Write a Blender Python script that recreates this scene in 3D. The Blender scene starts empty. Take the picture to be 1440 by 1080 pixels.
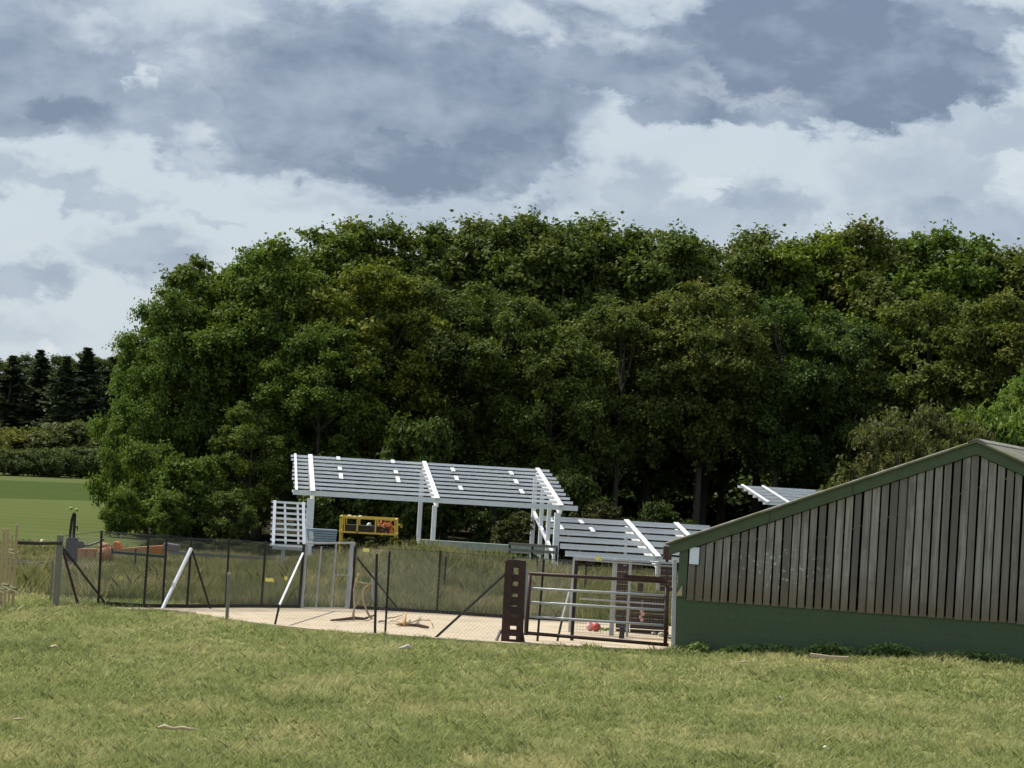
import bpy, math, random
import numpy as np
from mathutils import Vector, Matrix
R_ = math.radians
SC = bpy.context.scene
COL = SC.collection
rnd = random.Random(7)
# ------------------------------------------------------------------ camera model
F = 4083.0; CAM_H = 4.2; ROLL = R_(3.4); PITCH = R_(1.6)
fwd = Vector((0, math.cos(PITCH), math.sin(PITCH)))
r0 = Vector((1, 0, 0)); u0 = Vector((0, -math.sin(PITCH), math.cos(PITCH)))
cr = r0*math.cos(ROLL) + u0*math.sin(ROLL)
cu = -r0*math.sin(ROLL) + u0*math.cos(ROLL)
O = Vector((0, 0, CAM_H))
def ray(px, py): return fwd + cr*((px-720)/F) + cu*((540-py)/F)
def P(px, py, d):                    # point at world depth y = d
    v = ray(px, py); return O + v*(d/v.y)
def G(px, py, z=0.0):                # point at height z
    v = ray(px, py); return O + v*((z-CAM_H)/v.z)
def W(px, d): return px/F*d          # pixel length to metres
def pix(p):
    q = Vector(p)-O; zf = q.dot(fwd); return 720+F*q.dot(cr)/zf, 540-F*q.dot(cu)/zf
cam = bpy.data.cameras.new('camera'); co = bpy.data.objects.new('camera', cam); COL.objects.link(co)
cam.sensor_width = 36; cam.lens = 36*F/1440; cam.clip_start = 1; cam.clip_end = 5000
M = Matrix((cr, cu, -fwd)).transposed().to_4x4(); M.translation = O
co.matrix_world = M; SC.camera = co

# ------------------------------------------------------------------ node helpers
def setin(nt, n, k, v):
    if v is None: return
    if isinstance(v, bpy.types.NodeSocket): nt.links.new(v, n.inputs[k])
    else: n.inputs[k].default_value = v
def math_(nt, op, a, b=None, c=None, clamp=False):
    n = nt.nodes.new('ShaderNodeMath'); n.operation = op; n.use_clamp = clamp
    setin(nt, n, 0, a); setin(nt, n, 1, b); setin(nt, n, 2, c); return n.outputs[0]
def vmath(nt, op, a, b=None):
    n = nt.nodes.new('ShaderNodeVectorMath'); n.operation = op
    setin(nt, n, 0, a); setin(nt, n, 1, b)
    return n.outputs['Value'] if op in ('LENGTH', 'DOT_PRODUCT') else n.outputs[0]
def noise(nt, vec, scale, detail=3, rough=.55, dist=0, col=False):
    n = nt.nodes.new('ShaderNodeTexNoise'); setin(nt, n, 'Vector', vec)
    n.inputs['Scale'].default_value = scale; n.inputs['Detail'].default_value = detail
    n.inputs['Roughness'].default_value = rough; n.inputs['Distortion'].default_value = dist
    return n.outputs['Color' if col else 'Fac']
def mrange(nt, v, a, b, c=0., d=1., smooth=False):
    n = nt.nodes.new('ShaderNodeMapRange'); n.clamp = True
    if smooth: n.interpolation_type = 'SMOOTHSTEP'
    setin(nt, n, 0, v)
    for i, x in enumerate((a, b, c, d)): n.inputs[i+1].default_value = x
    return n.outputs[0]
def mixc(nt, f, a, b, mode='MIX'):
    n = nt.nodes.new('ShaderNodeMix'); n.data_type = 'RGBA'; n.blend_type = mode; n.clamp_factor = True
    setin(nt, n, 0, f)
    for i, x in ((6, a), (7, b)):
        if isinstance(x, bpy.types.NodeSocket): nt.links.new(x, n.inputs[i])
        else: n.inputs[i].default_value = (*x[:3], 1)
    return n.outputs[2]
def newmat(name):
    m = bpy.data.materials.new(name); m.use_nodes = True
    nt = m.node_tree; b = nt.nodes['Principled BSDF']; return m, nt, b
def coords(nt):
    return nt.nodes.new('ShaderNodeTexCoord').outputs['Object']
def attr(nt, name):
    n = nt.nodes.new('ShaderNodeAttribute'); n.attribute_name = name; return n.outputs['Fac']
def mat(name, c1, c2=None, scale=6., rough=.6, metal=0., bump=0., stretch=None, spec=.3):
    m, nt, b = newmat(name)
    c2 = c2 or tuple(x*.75 for x in c1)
    v = coords(nt)
    if stretch: v = vmath(nt, 'MULTIPLY', v, stretch)
    n1 = noise(nt, v, scale, 5, .6); n2 = noise(nt, v, scale*7.3, 3, .6)
    f = math_(nt, 'MULTIPLY_ADD', n2, .4, math_(nt, 'MULTIPLY', n1, .6))
    f = mrange(nt, f, .34, .66)
    nt.links.new(mixc(nt, f, c1, c2), b.inputs['Base Color'])
    b.inputs['Roughness'].default_value = rough; b.inputs['Metallic'].default_value = metal
    b.inputs['Specular IOR Level'].default_value = spec
    if bump:
        bn = nt.nodes.new('ShaderNodeBump'); bn.inputs['Strength'].default_value = bump; bn.inputs['Distance'].default_value = .02
        nt.links.new(f, bn.inputs['Height']); nt.links.new(bn.outputs[0], b.inputs['Normal'])
    return m

# ------------------------------------------------------------------ mesh helpers
def tag(o, label=None, cat=None, group=None, kind=None):
    if label: o['label'] = label
    if cat: o['category'] = cat
    if group: o['group'] = group
    if kind: o['kind'] = kind
    return o
def thing(name, loc, label, cat, group=None):
    o = bpy.data.objects.new(name, None); COL.objects.link(o); o.location = loc; o.empty_display_size = .3
    return tag(o, label, cat, group)
def children(o): return [c for c in bpy.data.objects if c.parent is o]
def copy_tree(o, parent=None):
    c = o.copy(); COL.objects.link(c)
    if parent: c.parent = parent
    for ch in children(o): copy_tree(ch, c)
    return c
class MB:
    def __init__(s): s.v = []; s.f = []; s.t = []
    def add(s, vs, fs, t=0.):
        n = len(s.v); s.v += [tuple(v) for v in vs]; s.f += [tuple(i+n for i in f) for f in fs]; s.t += [t]*len(vs)
    def bar(s, p0, p1, w, h=None, up=None, t=0., bev=0.):      # rectangular section bar, w across, h along 'up'
        h = h or w; p0 = Vector(p0); p1 = Vector(p1); d = (p1-p0).normalized()
        up = Vector(up) if up else (Vector((0, 0, 1)) if abs(d.z) < .9 else Vector((0, 1, 0)))
        x = d.cross(up).normalized(); y = x.cross(d)
        vs = [p+x*(a*w/2)+y*(b*h/2) for p in (p0, p1) for a, b in ((-1, -1), (1, -1), (1, 1), (-1, 1))]
        s.add(vs, [(3, 2, 1, 0), (4, 5, 6, 7), (0, 1, 5, 4), (1, 2, 6, 5), (2, 3, 7, 6), (3, 0, 4, 7)], t)
    def box(s, c, size, rz=0., t=0.):
        c = Vector(c); sx, sy, sz = (k/2 for k in size); ca, sa = math.cos(rz), math.sin(rz)
        vs = [c+Vector((x*ca-y*sa, x*sa+y*ca, z)) for z in (-sz, sz) for x, y in ((-sx, -sy), (sx, -sy), (sx, sy), (-sx, sy))]
        s.add(vs, [(3, 2, 1, 0), (4, 5, 6, 7), (0, 1, 5, 4), (1, 2, 6, 5), (2, 3, 7, 6), (3, 0, 4, 7)], t)
    def tube(s, pts, rad, n=8, t=0., caps=True):
        pts = [Vector(p) for p in pts]
        rads = rad if isinstance(rad, (list, tuple)) else [rad]*len(pts)
        vs = []; prev = None
        for i, p in enumerate(pts):
            d = (pts[min(i+1, len(pts)-1)]-pts[max(i-1, 0)]).normalized()
            a = prev if prev and abs(prev.dot(d)) < .95 else (Vector((1, 0, 0)) if abs(d.x) < .9 else Vector((0, 1, 0)))
            x = d.cross(a).normalized(); y = d.cross(x).normalized(); prev = a
            for k in range(n):
                an = 2*math.pi*k/n; vs.append(p+(x*math.cos(an)+y*math.sin(an))*rads[i])
        fs = [(i*n+k, i*n+(k+1) % n, (i+1)*n+(k+1) % n, (i+1)*n+k) for i in range(len(pts)-1) for k in range(n)]
        if caps:
            fs.append(tuple(range(n-1, -1, -1))); m0 = (len(pts)-1)*n; fs.append(tuple(range(m0, m0+n)))
        s.add(vs, fs, t)
    def ball(s, c, r, nu=14, nv=9, t=0., wob=0., rs=None):
        c = Vector(c); rx, ry, rz = r if isinstance(r, (tuple, list)) else (r, r, r)
        vs = []
        for j in range(nv+1):
            th = math.pi*j/nv
            for i in range(nu):
                ph = 2*math.pi*i/nu; k = 1+(rnd.uniform(-wob, wob) if 0 < j < nv else 0)
                vs.append(c+Vector((rx*math.sin(th)*math.cos(ph)*k, ry*math.sin(th)*math.sin(ph)*k, rz*math.cos(th)*k)))
        s.add(vs, [(j*nu+i, (j+1)*nu+i, (j+1)*nu+(i+1) % nu, j*nu+(i+1) % nu) for j in range(nv) for i in range(nu)], t)
    def prism(s, pts, off, t=0.):          # polygon pts extruded by vector off
        n = len(pts); off = Vector(off); vs = [Vector(p) for p in pts]+[Vector(p)+off for p in pts]
        s.add(vs, [tuple(range(n-1, -1, -1)), tuple(range(n, 2*n))]+[(i, (i+1) % n, n+(i+1) % n, n+i) for i in range(n)], t)
    def build(s, name, m, parent=None, smooth=False, bevel=0.):
        me = bpy.data.meshes.new(name)
        base = Vector((0, 0, 0)); q = parent
        while q: base = base+Vector(q.location); q = q.parent
        me.from_pydata([Vector(v)-base for v in s.v], [], s.f); me.update()
        a = me.attributes.new('tint', 'FLOAT', 'POINT'); a.data.foreach_set('value', s.t)
        if smooth: me.polygons.foreach_set('use_smooth', [True]*len(me.polygons))
        o = bpy.data.objects.new(name, me); COL.objects.link(o); me.materials.append(m)
        if parent: o.parent = parent
        if bevel:
            b = o.modifiers.new('bevel', 'BEVEL'); b.width = bevel; b.segments = 2; b.limit_method = 'ANGLE'
        return o
def solo(mb, name, m, label, cat, group=None, loc=None, **k):
    """a thing that is one mesh, origin at loc"""
    if loc is None: loc = mb.v[0]
    tmp = Vector(loc); mb.v = [tuple(Vector(v)-tmp) for v in mb.v]
    o = mb.build(name, m, None, **k); o.location = tmp
    return tag(o, label, cat, group)
def np_mesh(name, V, Fc, tint, m, extra=None):
    me = bpy.data.meshes.new(name); nv = len(V); nf, k = Fc.shape
    me.vertices.add(nv); me.vertices.foreach_set('co', V.astype(np.float32).ravel())
    me.loops.add(nf*k); me.loops.foreach_set('vertex_index', Fc.astype(np.int32).ravel())
    me.polygons.add(nf); me.polygons.foreach_set('loop_start', np.arange(0, nf*k, k, dtype=np.int32))
    me.update(calc_edges=True)
    a = me.attributes.new('tint', 'FLOAT', 'POINT'); a.data.foreach_set('value', tint.astype(np.float32))
    if extra is not None:
        a = me.attributes.new('age', 'FLOAT', 'POINT'); a.data.foreach_set('value', extra.astype(np.float32))
    me.materials.append(m); return me

# ------------------------------------------------------------------ materials
WHITE = mat('white_painted_steel', (.78, .79, .81), (.66, .67, .70), 3, .45)
PURLIN = mat('pale_steel_purlin', (.90, .89, .87), (.78, .77, .76), 2.5, .5, 0, stretch=(.5, 3, 3))
GALV = mat('galvanised_steel', (.50, .50, .49), (.36, .36, .355), 9, .5, .15)
BLACK = mat('black_coated_steel', (.014, .014, .015), (.03, .022, .02), 6, .5)
WIRE = mat('black_fence_wire', (.03, .033, .035), (.05, .052, .055), 6, .5)
WIREG = mat('grey_fence_wire', (.20, .20, .20), (.13, .13, .13), 6, .5, .3)
BROWN = mat('dark_brown_painted_steel', (.035, .018, .014), (.075, .035, .025), 8, .55, 0, .1)
RUST = mat('rust_red_steel', (.07, .02, .015), (.03, .012, .01), 8, .6)
TIMBER = mat('weathered_timber', (.30, .25, .17), (.18, .15, .11), 10, .8, 0, .2, (6, 6, .6))
PALEWOOD = mat('pale_new_timber', (.52, .43, .28), (.38, .30, .19), 9, .8, 0, .2, (5, 5, .6))
GREYWOOD = mat('grey_post_timber', (.26, .24, .19), (.15, .14, .11), 9, .85, 0, .3, (6, 6, .6))
DARKWOOD = mat('dark_timber', (.05, .042, .032), (.03, .025, .02), 7, .8)
BROWNWOOD = mat('brown_stained_timber', (.085, .05, .042), (.05, .03, .027), 7, .7, 0, .2, (.6, 6, 6))
YELLOW = mat('yellow_paint', (.80, .54, .08), (.64, .42, .06), 6, .45)
ORANGE = mat('orange_paint', (.62, .22, .03), (.46, .16, .03), 4, .5)
ORNET = mat('orange_plastic_netting', (.75, .28, .12), (.6, .18, .06), 14, .6)
DULLOR = mat('faded_orange_paint', (.50, .25, .10), (.38, .18, .08), 5, .6)
STAKEW = mat('yellowish_stake_timber', (.46, .36, .20), (.34, .26, .14), 9, .8, 0, .2, (5, 5, .6))
TYRE = mat('dark_rubber', (.02, .02, .02), (.035, .033, .03), 8, .8)
MACH = mat('dark_blue_grey_paint', (.045, .05, .06), (.025, .028, .034), 6, .5)
LIME = mat('lime_green_plastic', (.22, .36, .05), (.15, .27, .04), 9, .5)
CREAM = mat('cream_tape', (.78, .72, .48), (.66, .58, .34), 12, .6)
YTAG = mat('yellow_tag_plastic', (.80, .74, .22), (.70, .62, .16), 12, .5)
PAPER = mat('white_notice_board', (.80, .83, .88), (.72, .75, .80), 5, .4)
GREENP = mat('green_painted_timber', (.080, .108, .056), (.058, .080, .042), 4, .6, 0, .1)
LOGM = mat('peeled_branch', (.42, .33, .20), (.27, .20, .12), 11, .8, 0, .3)
BARKD = mat('brown_branch', (.12, .06, .035), (.07, .04, .025), 11, .9)
REDB = mat('red_ball_plastic', (.55, .09, .06), (.44, .07, .05), 5, .35)
PINK = mat('pink_plastic', (.75, .45, .42), (.65, .35, .33), 8, .45)
STONE = mat('pale_stone', (.58, .53, .43), (.42, .38, .31), 9, .9, 0, .4)
PALECON = mat('pale_lichened_concrete', (.40, .43, .36), (.27, .30, .24), 5, .9, 0, .3)
BLUESTEEL = mat('blue_grey_steel_sheet', (.32, .38, .43), (.24, .29, .34), 5, .5)
BARK = mat('tree_bark', (.085, .07, .052), (.045, .038, .03), 5, .9, 0, .5, (4, 4, .8))

def leafmat(name, dark, light, warm, transl=.28):
    m, nt, b = newmat(name)
    v = coords(nt)
    oi = nt.nodes.new('ShaderNodeObjectInfo')
    t = attr(nt, 'tint')
    n1 = noise(nt, v, .55, 3, .6)
    c = mixc(nt, t, dark, light)
    c = mixc(nt, mrange(nt, n1, .48, .72), c, warm)
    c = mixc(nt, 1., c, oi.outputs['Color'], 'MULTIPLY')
    nt.links.new(c, b.inputs['Base Color']); b.inputs['Roughness'].default_value = .65
    b.inputs['Specular IOR Level'].default_value = .08
    tr = nt.nodes.new('ShaderNodeBsdfTranslucent')
    nt.links.new(mixc(nt, 1., c, (1.1, 1.15, .55), 'MULTIPLY'), tr.inputs[0])
    mx = nt.nodes.new('ShaderNodeMixShader'); mx.inputs[0].default_value = transl
    nt.links.new(b.outputs[0], mx.inputs[1]); nt.links.new(tr.outputs[0], mx.inputs[2])
    nt.links.new(mx.outputs[0], nt.nodes['Material Output'].inputs[0]); return m
LEAF = leafmat('broadleaf_foliage', (.050, .080, .020), (.135, .172, .042), (.150, .165, .042))
NEEDLE = leafmat('conifer_foliage', (.040, .056, .034), (.078, .094, .050), (.070, .070, .040), .2)
SHRUB = leafmat('shrub_foliage', (.060, .074, .028), (.130, .140, .052), (.130, .125, .055))

def grassmat(name, c_lo, c_hi, dry, tall=False):
    m, nt, b = newmat(name)
    v = coords(nt); t = attr(nt, 'tint'); a = attr(nt, 'age')
    v = vmath(nt, 'MULTIPLY', v, (1, .38, 1))
    n1 = noise(nt, v, .5, 4, .62); n2 = noise(nt, v, 2.2, 3, .6)
    c = mixc(nt, t, c_lo, c_hi)
    f = math_(nt, 'ADD', mrange(nt, n1, .38, .66, -.45, .45), math_(nt, 'MULTIPLY_ADD', n2, .8, -.4))
    f = math_(nt, 'ADD', f, math_(nt, 'MULTIPLY', a, .62), clamp=True)
    if tall: f = math_(nt, 'MULTIPLY', f, mrange(nt, t, .1, .65))
    c = mixc(nt, f, c, dry)
    nt.links.new(c, b.inputs['Base Color']); b.inputs['Roughness'].default_value = .6; b.inputs['Specular IOR Level'].default_value = .05
    tr = nt.nodes.new('ShaderNodeBsdfTranslucent'); nt.links.new(c, tr.inputs[0])
    mx = nt.nodes.new('ShaderNodeMixShader'); mx.inputs[0].default_value = .3
    nt.links.new(b.outputs[0], mx.inputs[1]); nt.links.new(tr.outputs[0], mx.inputs[2])
    nt.links.new(mx.outputs[0], nt.nodes['Material Output'].inputs[0]); return m
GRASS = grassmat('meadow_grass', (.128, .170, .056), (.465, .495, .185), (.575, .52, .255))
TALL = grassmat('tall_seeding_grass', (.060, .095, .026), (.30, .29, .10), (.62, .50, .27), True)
WEED = leafmat('weed_leaf', (.09, .14, .045), (.20, .27, .09), (.18, .22, .08))

# ------------------------------------------------------------------ ground
mound_c = P(610, 800, 97)
def gz(x, y):
    return .95*np.exp(-((x-mound_c.x)/4.6)**2-((y-98.)/8.)**2)+.30*np.clip((x-4.6)/6, 0, 1)*np.exp(-((y-66.5)/6.)**2)
def ground():
    m, nt, b = newmat('ground_soil_and_grass')
    v = coords(nt)
    sep = nt.nodes.new('ShaderNodeSeparateXYZ'); nt.links.new(v, sep.inputs[0])
    n1 = noise(nt, v, .3, 5, .6); n2 = noise(nt, v, 3.5, 4, .65); n3 = noise(nt, v, .05, 3, .5)
    near = mixc(nt, n2, (.10, .125, .035), (.20, .20, .075))
    near = mixc(nt, mrange(nt, n1, .4, .7), near, (.25, .22, .10))
    far = mixc(nt, n3, (.074, .096, .034), (.094, .113, .042))
    far = mixc(nt, mrange(nt, n2, .35, .7), far, (.105, .115, .042))
    ml = nt.nodes.new('ShaderNodeTexWave'); ml.inputs['Scale'].default_value = .055; ml.inputs['Distortion'].default_value = 2.2; ml.inputs['Detail'].default_value = 3; ml.bands_direction = 'Y'; nt.links.new(v, ml.inputs['Vector'])
    far = mixc(nt, mrange(nt, ml.outputs['Fac'], .2, .9, 0, .5), far, (.062, .092, .026))
    far = mixc(nt, mrange(nt, noise(nt, v, .35, 5, .7), .5, .7, 0, .6), far, (.105, .115, .042))
    wood = mixc(nt, n2, (.022, .022, .013), (.05, .045, .027))
    fy = mrange(nt, sep.outputs['Y'], 84, 92, smooth=True)
    c = mixc(nt, fy, near, far)
    # leaf litter under the wood, tree shade mixed into its colour: bounded patch
    wx = math_(nt, 'MULTIPLY_ADD', sep.outputs['Y'], .128, sep.outputs['X'])
    wx = math_(nt, 'MULTIPLY_ADD', n1, 2., wx)
    wmask = math_(nt, 'MULTIPLY', mrange(nt, wx, 1., 1.8), mrange(nt, sep.outputs['Y'], 112, 117))
    wmask = math_(nt, 'MULTIPLY', wmask, mrange(nt, sep.outputs['Y'], 215, 205))
    c = mixc(nt, wmask, c, wood)
    nt.links.new(c, b.inputs['Base Color']); b.inputs['Roughness'].default_value = .9; b.inputs['Specular IOR Level'].default_value = 0.
    xs = np.unique(np.concatenate([np.linspace(-1600, 1600, 33), np.linspace(-30, 30, 121)]))
    ys = np.unique(np.concatenate([np.linspace(-100, 3000, 32), np.linspace(30, 140, 166)]))
    X, Y = np.meshgrid(xs, ys); V = np.stack([X, Y, gz(X, Y)], -1).reshape(-1, 3)
    nx = len(xs); i = np.arange(len(ys)-1)[:, None]*nx+np.arange(nx-1)[None, :]
    Fc = np.stack([i, i+1, i+nx+1, i+nx], -1).reshape(-1, 4)
    me = np_mesh('ground', V, Fc, np.zeros(len(V)), m)
    o = bpy.data.objects.new('ground', me); COL.objects.link(o); tag(o, kind='structure')
ground()
def sheet(name, pts, m, z=.004):
    mb = MB(); mb.add([(p[0], p[1], z) for p in pts], [tuple(range(len(pts)))])
    me = mb.build(name, m); tag(me, kind='structure'); return me
# darker green band at the top of the far field
FB = mat('dark_field_grass', (.048, .072, .021), (.060, .080, .026), .1, .9, spec=0.)
sheet('field_band', [G(-420, 660), G(400, 690), G(400, 712), G(-420, 688)], FB, .012)

def concrete():
    m, nt, b = newmat('yard_concrete')
    v = coords(nt); n1 = noise(nt, v, .55, 5, .6); n2 = noise(nt, v, 9, 4, .7)
    c = mixc(nt, n2, (.49, .395, .265), (.40, .32, .21))
    c = mixc(nt, mrange(nt, n1, .5, .72), c, (.35, .28, .185))
    vs = vmath(nt, 'MULTIPLY', v, (.25, 1.6, 1)); n3 = noise(nt, vs, 1.1, 4, .6)
    c = mixc(nt, mrange(nt, n3, .54, .66, 0, .6), c, (.30, .245, .165))
    vo = nt.nodes.new('ShaderNodeTexVoronoi'); vo.feature = 'DISTANCE_TO_EDGE'; vo.inputs['Scale'].default_value = .38; nt.links.new(vmath(nt, 'ADD', v, noise(nt, v, 2.5, 3, .6, 0, True)), vo.inputs['Vector'])
    c = mixc(nt, mrange(nt, vo.outputs['Distance'], .008, .002, 0, .8), c, (.16, .13, .09))
    nt.links.new(c, b.inputs['Base Color']); b.inputs['Roughness'].default_value = .9
    return m
CONC = concrete()
front = [(150, 857.5), (250, 861), (300, 869), (345, 877), (400, 883), (480, 891.5), (560, 896), (640, 902), (705, 906.5), (800, 910.5), (880, 914.5), (946, 917.5)]
back = [(960, 896), (960, 884), (800, 876), (700, 870.5), (620, 865.5), (500, 858.5), (420, 856.5), (250, 856)]
APRON = [G(*p) for p in front+back]
mb = MB(); mb.add([(p.x, p.y, .05) for p in APRON]+[(p.x, p.y, -.05) for p in APRON],
    [tuple(range(len(APRON)))]+[((i+1) % len(APRON), i, i+len(APRON), (i+1) % len(APRON)+len(APRON)) for i in range(len(APRON))])
tag(mb.build('concrete_yard', CONC), kind='structure')
def in_poly(x, y, poly):
    ins = np.zeros(x.shape, bool); n = len(poly)
    for i in range(n):
        a, b = poly[i], poly[(i+1) % n]
        c = ((a.y > y) != (b.y > y)) & (x < (b.x-a.x)*(y-a.y)/((b.y-a.y) or 1e-9)+a.x); ins ^= c
    return ins

# ------------------------------------------------------------------ barn
A = G(945, 915); A = Vector((A.x, A.y, 0)); B1 = Vector((P(1440, 900, 67.2).x, 67.2, 0))
bu = (B1-A).normalized(); bn = Vector((-bu.y, bu.x, 0))      # bn points away from the camera
def BP(px, py):                      # (s, z) on the gable plane
    v = ray(px, py); t = (A-O).dot(bn)/v.dot(bn); q = O+v*t
    return (q-A).dot(bu), q.z
def BW(s, z, out=0.): return A+bu*s+Vector((0, 0, z))-bn*out    # out > 0 comes towards the camera
def barn():
    root = thing('barn', A, 'long low barn with gaps between grey vertical boards above a green block wall', 'barn')
    s_r, z_r = BP(1375, 618); s_e, z_e = BP(944, 760.5)
    zb = .5*(BP(960, 839)[1]+BP(1400, 873)[1]); WID = 2*s_r
    k = (z_r-z_e)/(s_r-s_e)
    DEP = 19.
    roofz = lambda s: z_r-k*abs(s-s_r)
    # block wall: front and both sides and back
    m, nt, b = newmat('green_painted_blockwork')
    v = coords(nt)
    br = nt.nodes.new('ShaderNodeTexBrick'); br.inputs['Scale'].default_value = 1.; br.inputs['Mortar Size'].default_value = .006
    br.inputs['Brick Width'].default_value = .44; br.inputs['Row Height'].default_value = .215; br.inputs['Mortar Smooth'].default_value = .4
    cb = nt.nodes.new('ShaderNodeCombineXYZ')
    nt.links.new(vmath(nt, 'DOT_PRODUCT', v, tuple(bu)), cb.inputs[0])
    sp = nt.nodes.new('ShaderNodeSeparateXYZ'); nt.links.new(v, sp.inputs[0]); nt.links.new(sp.outputs['Z'], cb.inputs[1])
    nt.links.new(cb.outputs[0], br.inputs['Vector'])
    n1 = noise(nt, v, .9, 4, .6); n2 = noise(nt, v, 7, 4, .6)
    c = mixc(nt, n1, (.062, .094, .050), (.082, .114, .060))
    c = mixc(nt, mrange(nt, n2, .5, .75, 0, .5), c, (.095, .108, .062))
    c = mixc(nt, mrange(nt, br.outputs['Fac'], 0, 1, 0, .35), c, (.03, .045, .028))
    nt.links.new(c, b.inputs['Base Color']); b.inputs['Roughness'].default_value = .75; b.inputs['Specular IOR Level'].default_value = .2
    bm = nt.nodes.new('ShaderNodeBump'); bm.inputs['Strength'].default_value = .35; bm.inputs['Distance'].default_value = .006; bm.invert = True
    nt.links.new(br.outputs['Fac'], bm.inputs['Height']); nt.links.new(bm.outputs[0], b.inputs['Normal'])
    mb = MB()
    def wall(s0, s1, n0, n1, z0, z1):
        pts = [BW(s0, z0, -n0), BW(s1, z0, -n0), BW(s1, z0, -n1), BW(s0, z0, -n1)]
        mb.prism(pts, (0, 0, z1-z0))
    wall(0, WID, 0, .22, -.1, zb); wall(0, .22, .222, DEP-.222, -.1, zb); wall(WID-.22, WID, .222, DEP-.222, -.1, zb); wall(0, WID, DEP-.22, DEP, -.1, zb)
    mb.build('block_wall', m, root)
    # boards
    m, nt, b = newmat('weathered_barn_boards')
    v = coords(nt); t = attr(nt, 'tint')
    vs = vmath(nt, 'MULTIPLY', v, (14, 14, .8)); 
    cbx = nt.nodes.new('ShaderNodeCombineXYZ'); nt.links.new(math_(nt, 'MULTIPLY', t, 37.), cbx.inputs[2])
    vo = vmath(nt, 'ADD', vs, cbx.outputs[0])
    n1 = noise(nt, vo, 1.2, 6, .65); n2 = noise(nt, vmath(nt, 'ADD', v, cbx.outputs[0]), 1.1, 4, .6)
    c = mixc(nt, t, (.130, .120, .102), (.375, .35, .30))
    c = mixc(nt, mrange(nt, n1, .35, .7), c, (.145, .133, .118))
    c = mixc(nt, mrange(nt, n2, .52, .72, 0, .75), c, (.135, .10, .078))
    sp = nt.nodes.new('ShaderNodeSeparateXYZ'); nt.links.new(v, sp.inputs[0])
    damp = math_(nt, 'MULTIPLY', mrange(nt, math_(nt, 'MULTIPLY_ADD', n2, .9, sp.outputs['Z']), zb+1.35, zb+.55), .8)
    c = mixc(nt, damp, c, (.165, .125, .085))          # rain-splashed brown feet of the boards
    n3 = noise(nt, v, 9, 3, .6)
    dist = vmath(nt, 'LENGTH', vmath(nt, 'MULTIPLY', vmath(nt, 'SUBTRACT', v, tuple(BW(*BP(1095, 800))-A)), (.7, .7, 1.7)))
    spl = math_(nt, 'MULTIPLY', mrange(nt, n3, .60, .64), mrange(nt, dist, 1.0, .4))
    c = mixc(nt, spl, c, (.50, .49, .46))              # spots of pale flaked paint
    nt.links.new(c, b.inputs['Base Color']); b.inputs['Roughness'].default_value = .85; b.inputs['Specular IOR Level'].default_value = .15
    bm = nt.nodes.new('ShaderNodeBump'); bm.inputs['Strength'].default_value = .5; bm.inputs['Distance'].default_value = .01
    nt.links.new(n1, bm.inputs['Height']); nt.links.new(bm.outputs[0], b.inputs['Normal'])
    s0 = BP(968.5, 800)[0]; pitch = .2065
    mb = MB(); s = s0; i = 0; rr = random.Random(3)
    while s < WID-.3:
        w = .164+rr.uniform(-.012, .010); tt = rr.random()
        if i == 19: w = .145; tt = 0.
        zb0 = zb-.05+rr.uniform(-.008, .008)
        def zt(q): return roofz(q)-.36
        lean = rr.uniform(-.012, .012)
        def brd(sa, sb, o0, o1, z0):
            pts = [BW(sa, z0, o0), BW(sb, z0, o0), BW(sb+lean, zt(sb), o0), BW(sa+lean, zt(sa), o0)]
            if sa < s_r < sb: pts.insert(3, BW(s_r, zt(s_r), o0))
            mb.prism(pts, -bn*(o1-o0)*-1 if False else bn*(-(o1-o0)), tt)
        brd(s, s+w, .012+rr.uniform(0, .006), .042, zb0)
        if rr.random() < .13 or i == 0: 
            tt = rr.random()*.4; brd(s+w-.02, s+pitch+.02, -.04, -.012, zb0+.02)
        s += pitch; i += 1
    mb.build('boarding', m, root)
    # side and back cladding, tie rails
    mb = MB()
    for sx in (.03, WID-.03):
        mb.prism([BW(sx, zb, -.1), BW(sx, zb, -DEP+.1), BW(sx, roofz(sx)-.12, -DEP+.1), BW(sx, roofz(sx)-.12, -.1)], bu*.03)
    mb.prism([BW(.06, zb, -DEP+.05), BW(WID-.06, zb, -DEP+.05), BW(WID-.06, roofz(0)-.12, -DEP+.05), BW(s_r, z_r-.15, -DEP+.05), BW(.06, roofz(0)-.12, -DEP+.05)], bn*.03)
    mb.build('side_cladding', DARKWOOD, root)
    mb = MB()
    for zz in (zb+.35, zb+1.15):
        mb.bar(BW(.1, zz, -.12), BW(WID-.1, zz, -.12), .06, .1)
    mb.build('board_rail', DARKWOOD, root)
    # corner board
    s1 = BP(967, 800)[0]
    mb = MB()
    mb.prism([BW(.055, zb+.006, .05), BW(s1, zb+.006, .05), BW(s1, roofz(s1)-.34, .05), BW(.055, roofz(.055)-.34, .05)], bn*.09)
    mb.build('corner_board', GREENP, root)
    # bargeboards
    mb = MB(); th = .345
    for sa, sb in ((s_e-.02, s_r), (2*s_r-s_e+.02, s_r)):
        mb.prism([BW(sa, roofz(sa)-th, .10), BW(sb, roofz(sb)-th, .10), BW(sb, roofz(sb)-.07, .10), BW(sa, roofz(sa)-.07, .10)], bn*.046)
    mb.build('bargeboard', GREENP, root)
    # joints of the barge: small dark cleats
    for px in (1085, 1199):
        mb = MB(); s, _ = BP(px, 700); mb.prism([BW(s, roofz(s)-th+.01, .108), BW(s+.012, roofz(s)-th+.01, .108), BW(s+.012, roofz(s)-.08, .108), BW(s, roofz(s)-.08, .108)], bn*.006); mb.build('barge_joint', DARKWOOD, root)
    # corrugated roof: rows run down the slope
    m, nt, b = newmat('mossy_fibre_cement_roof')
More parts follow.
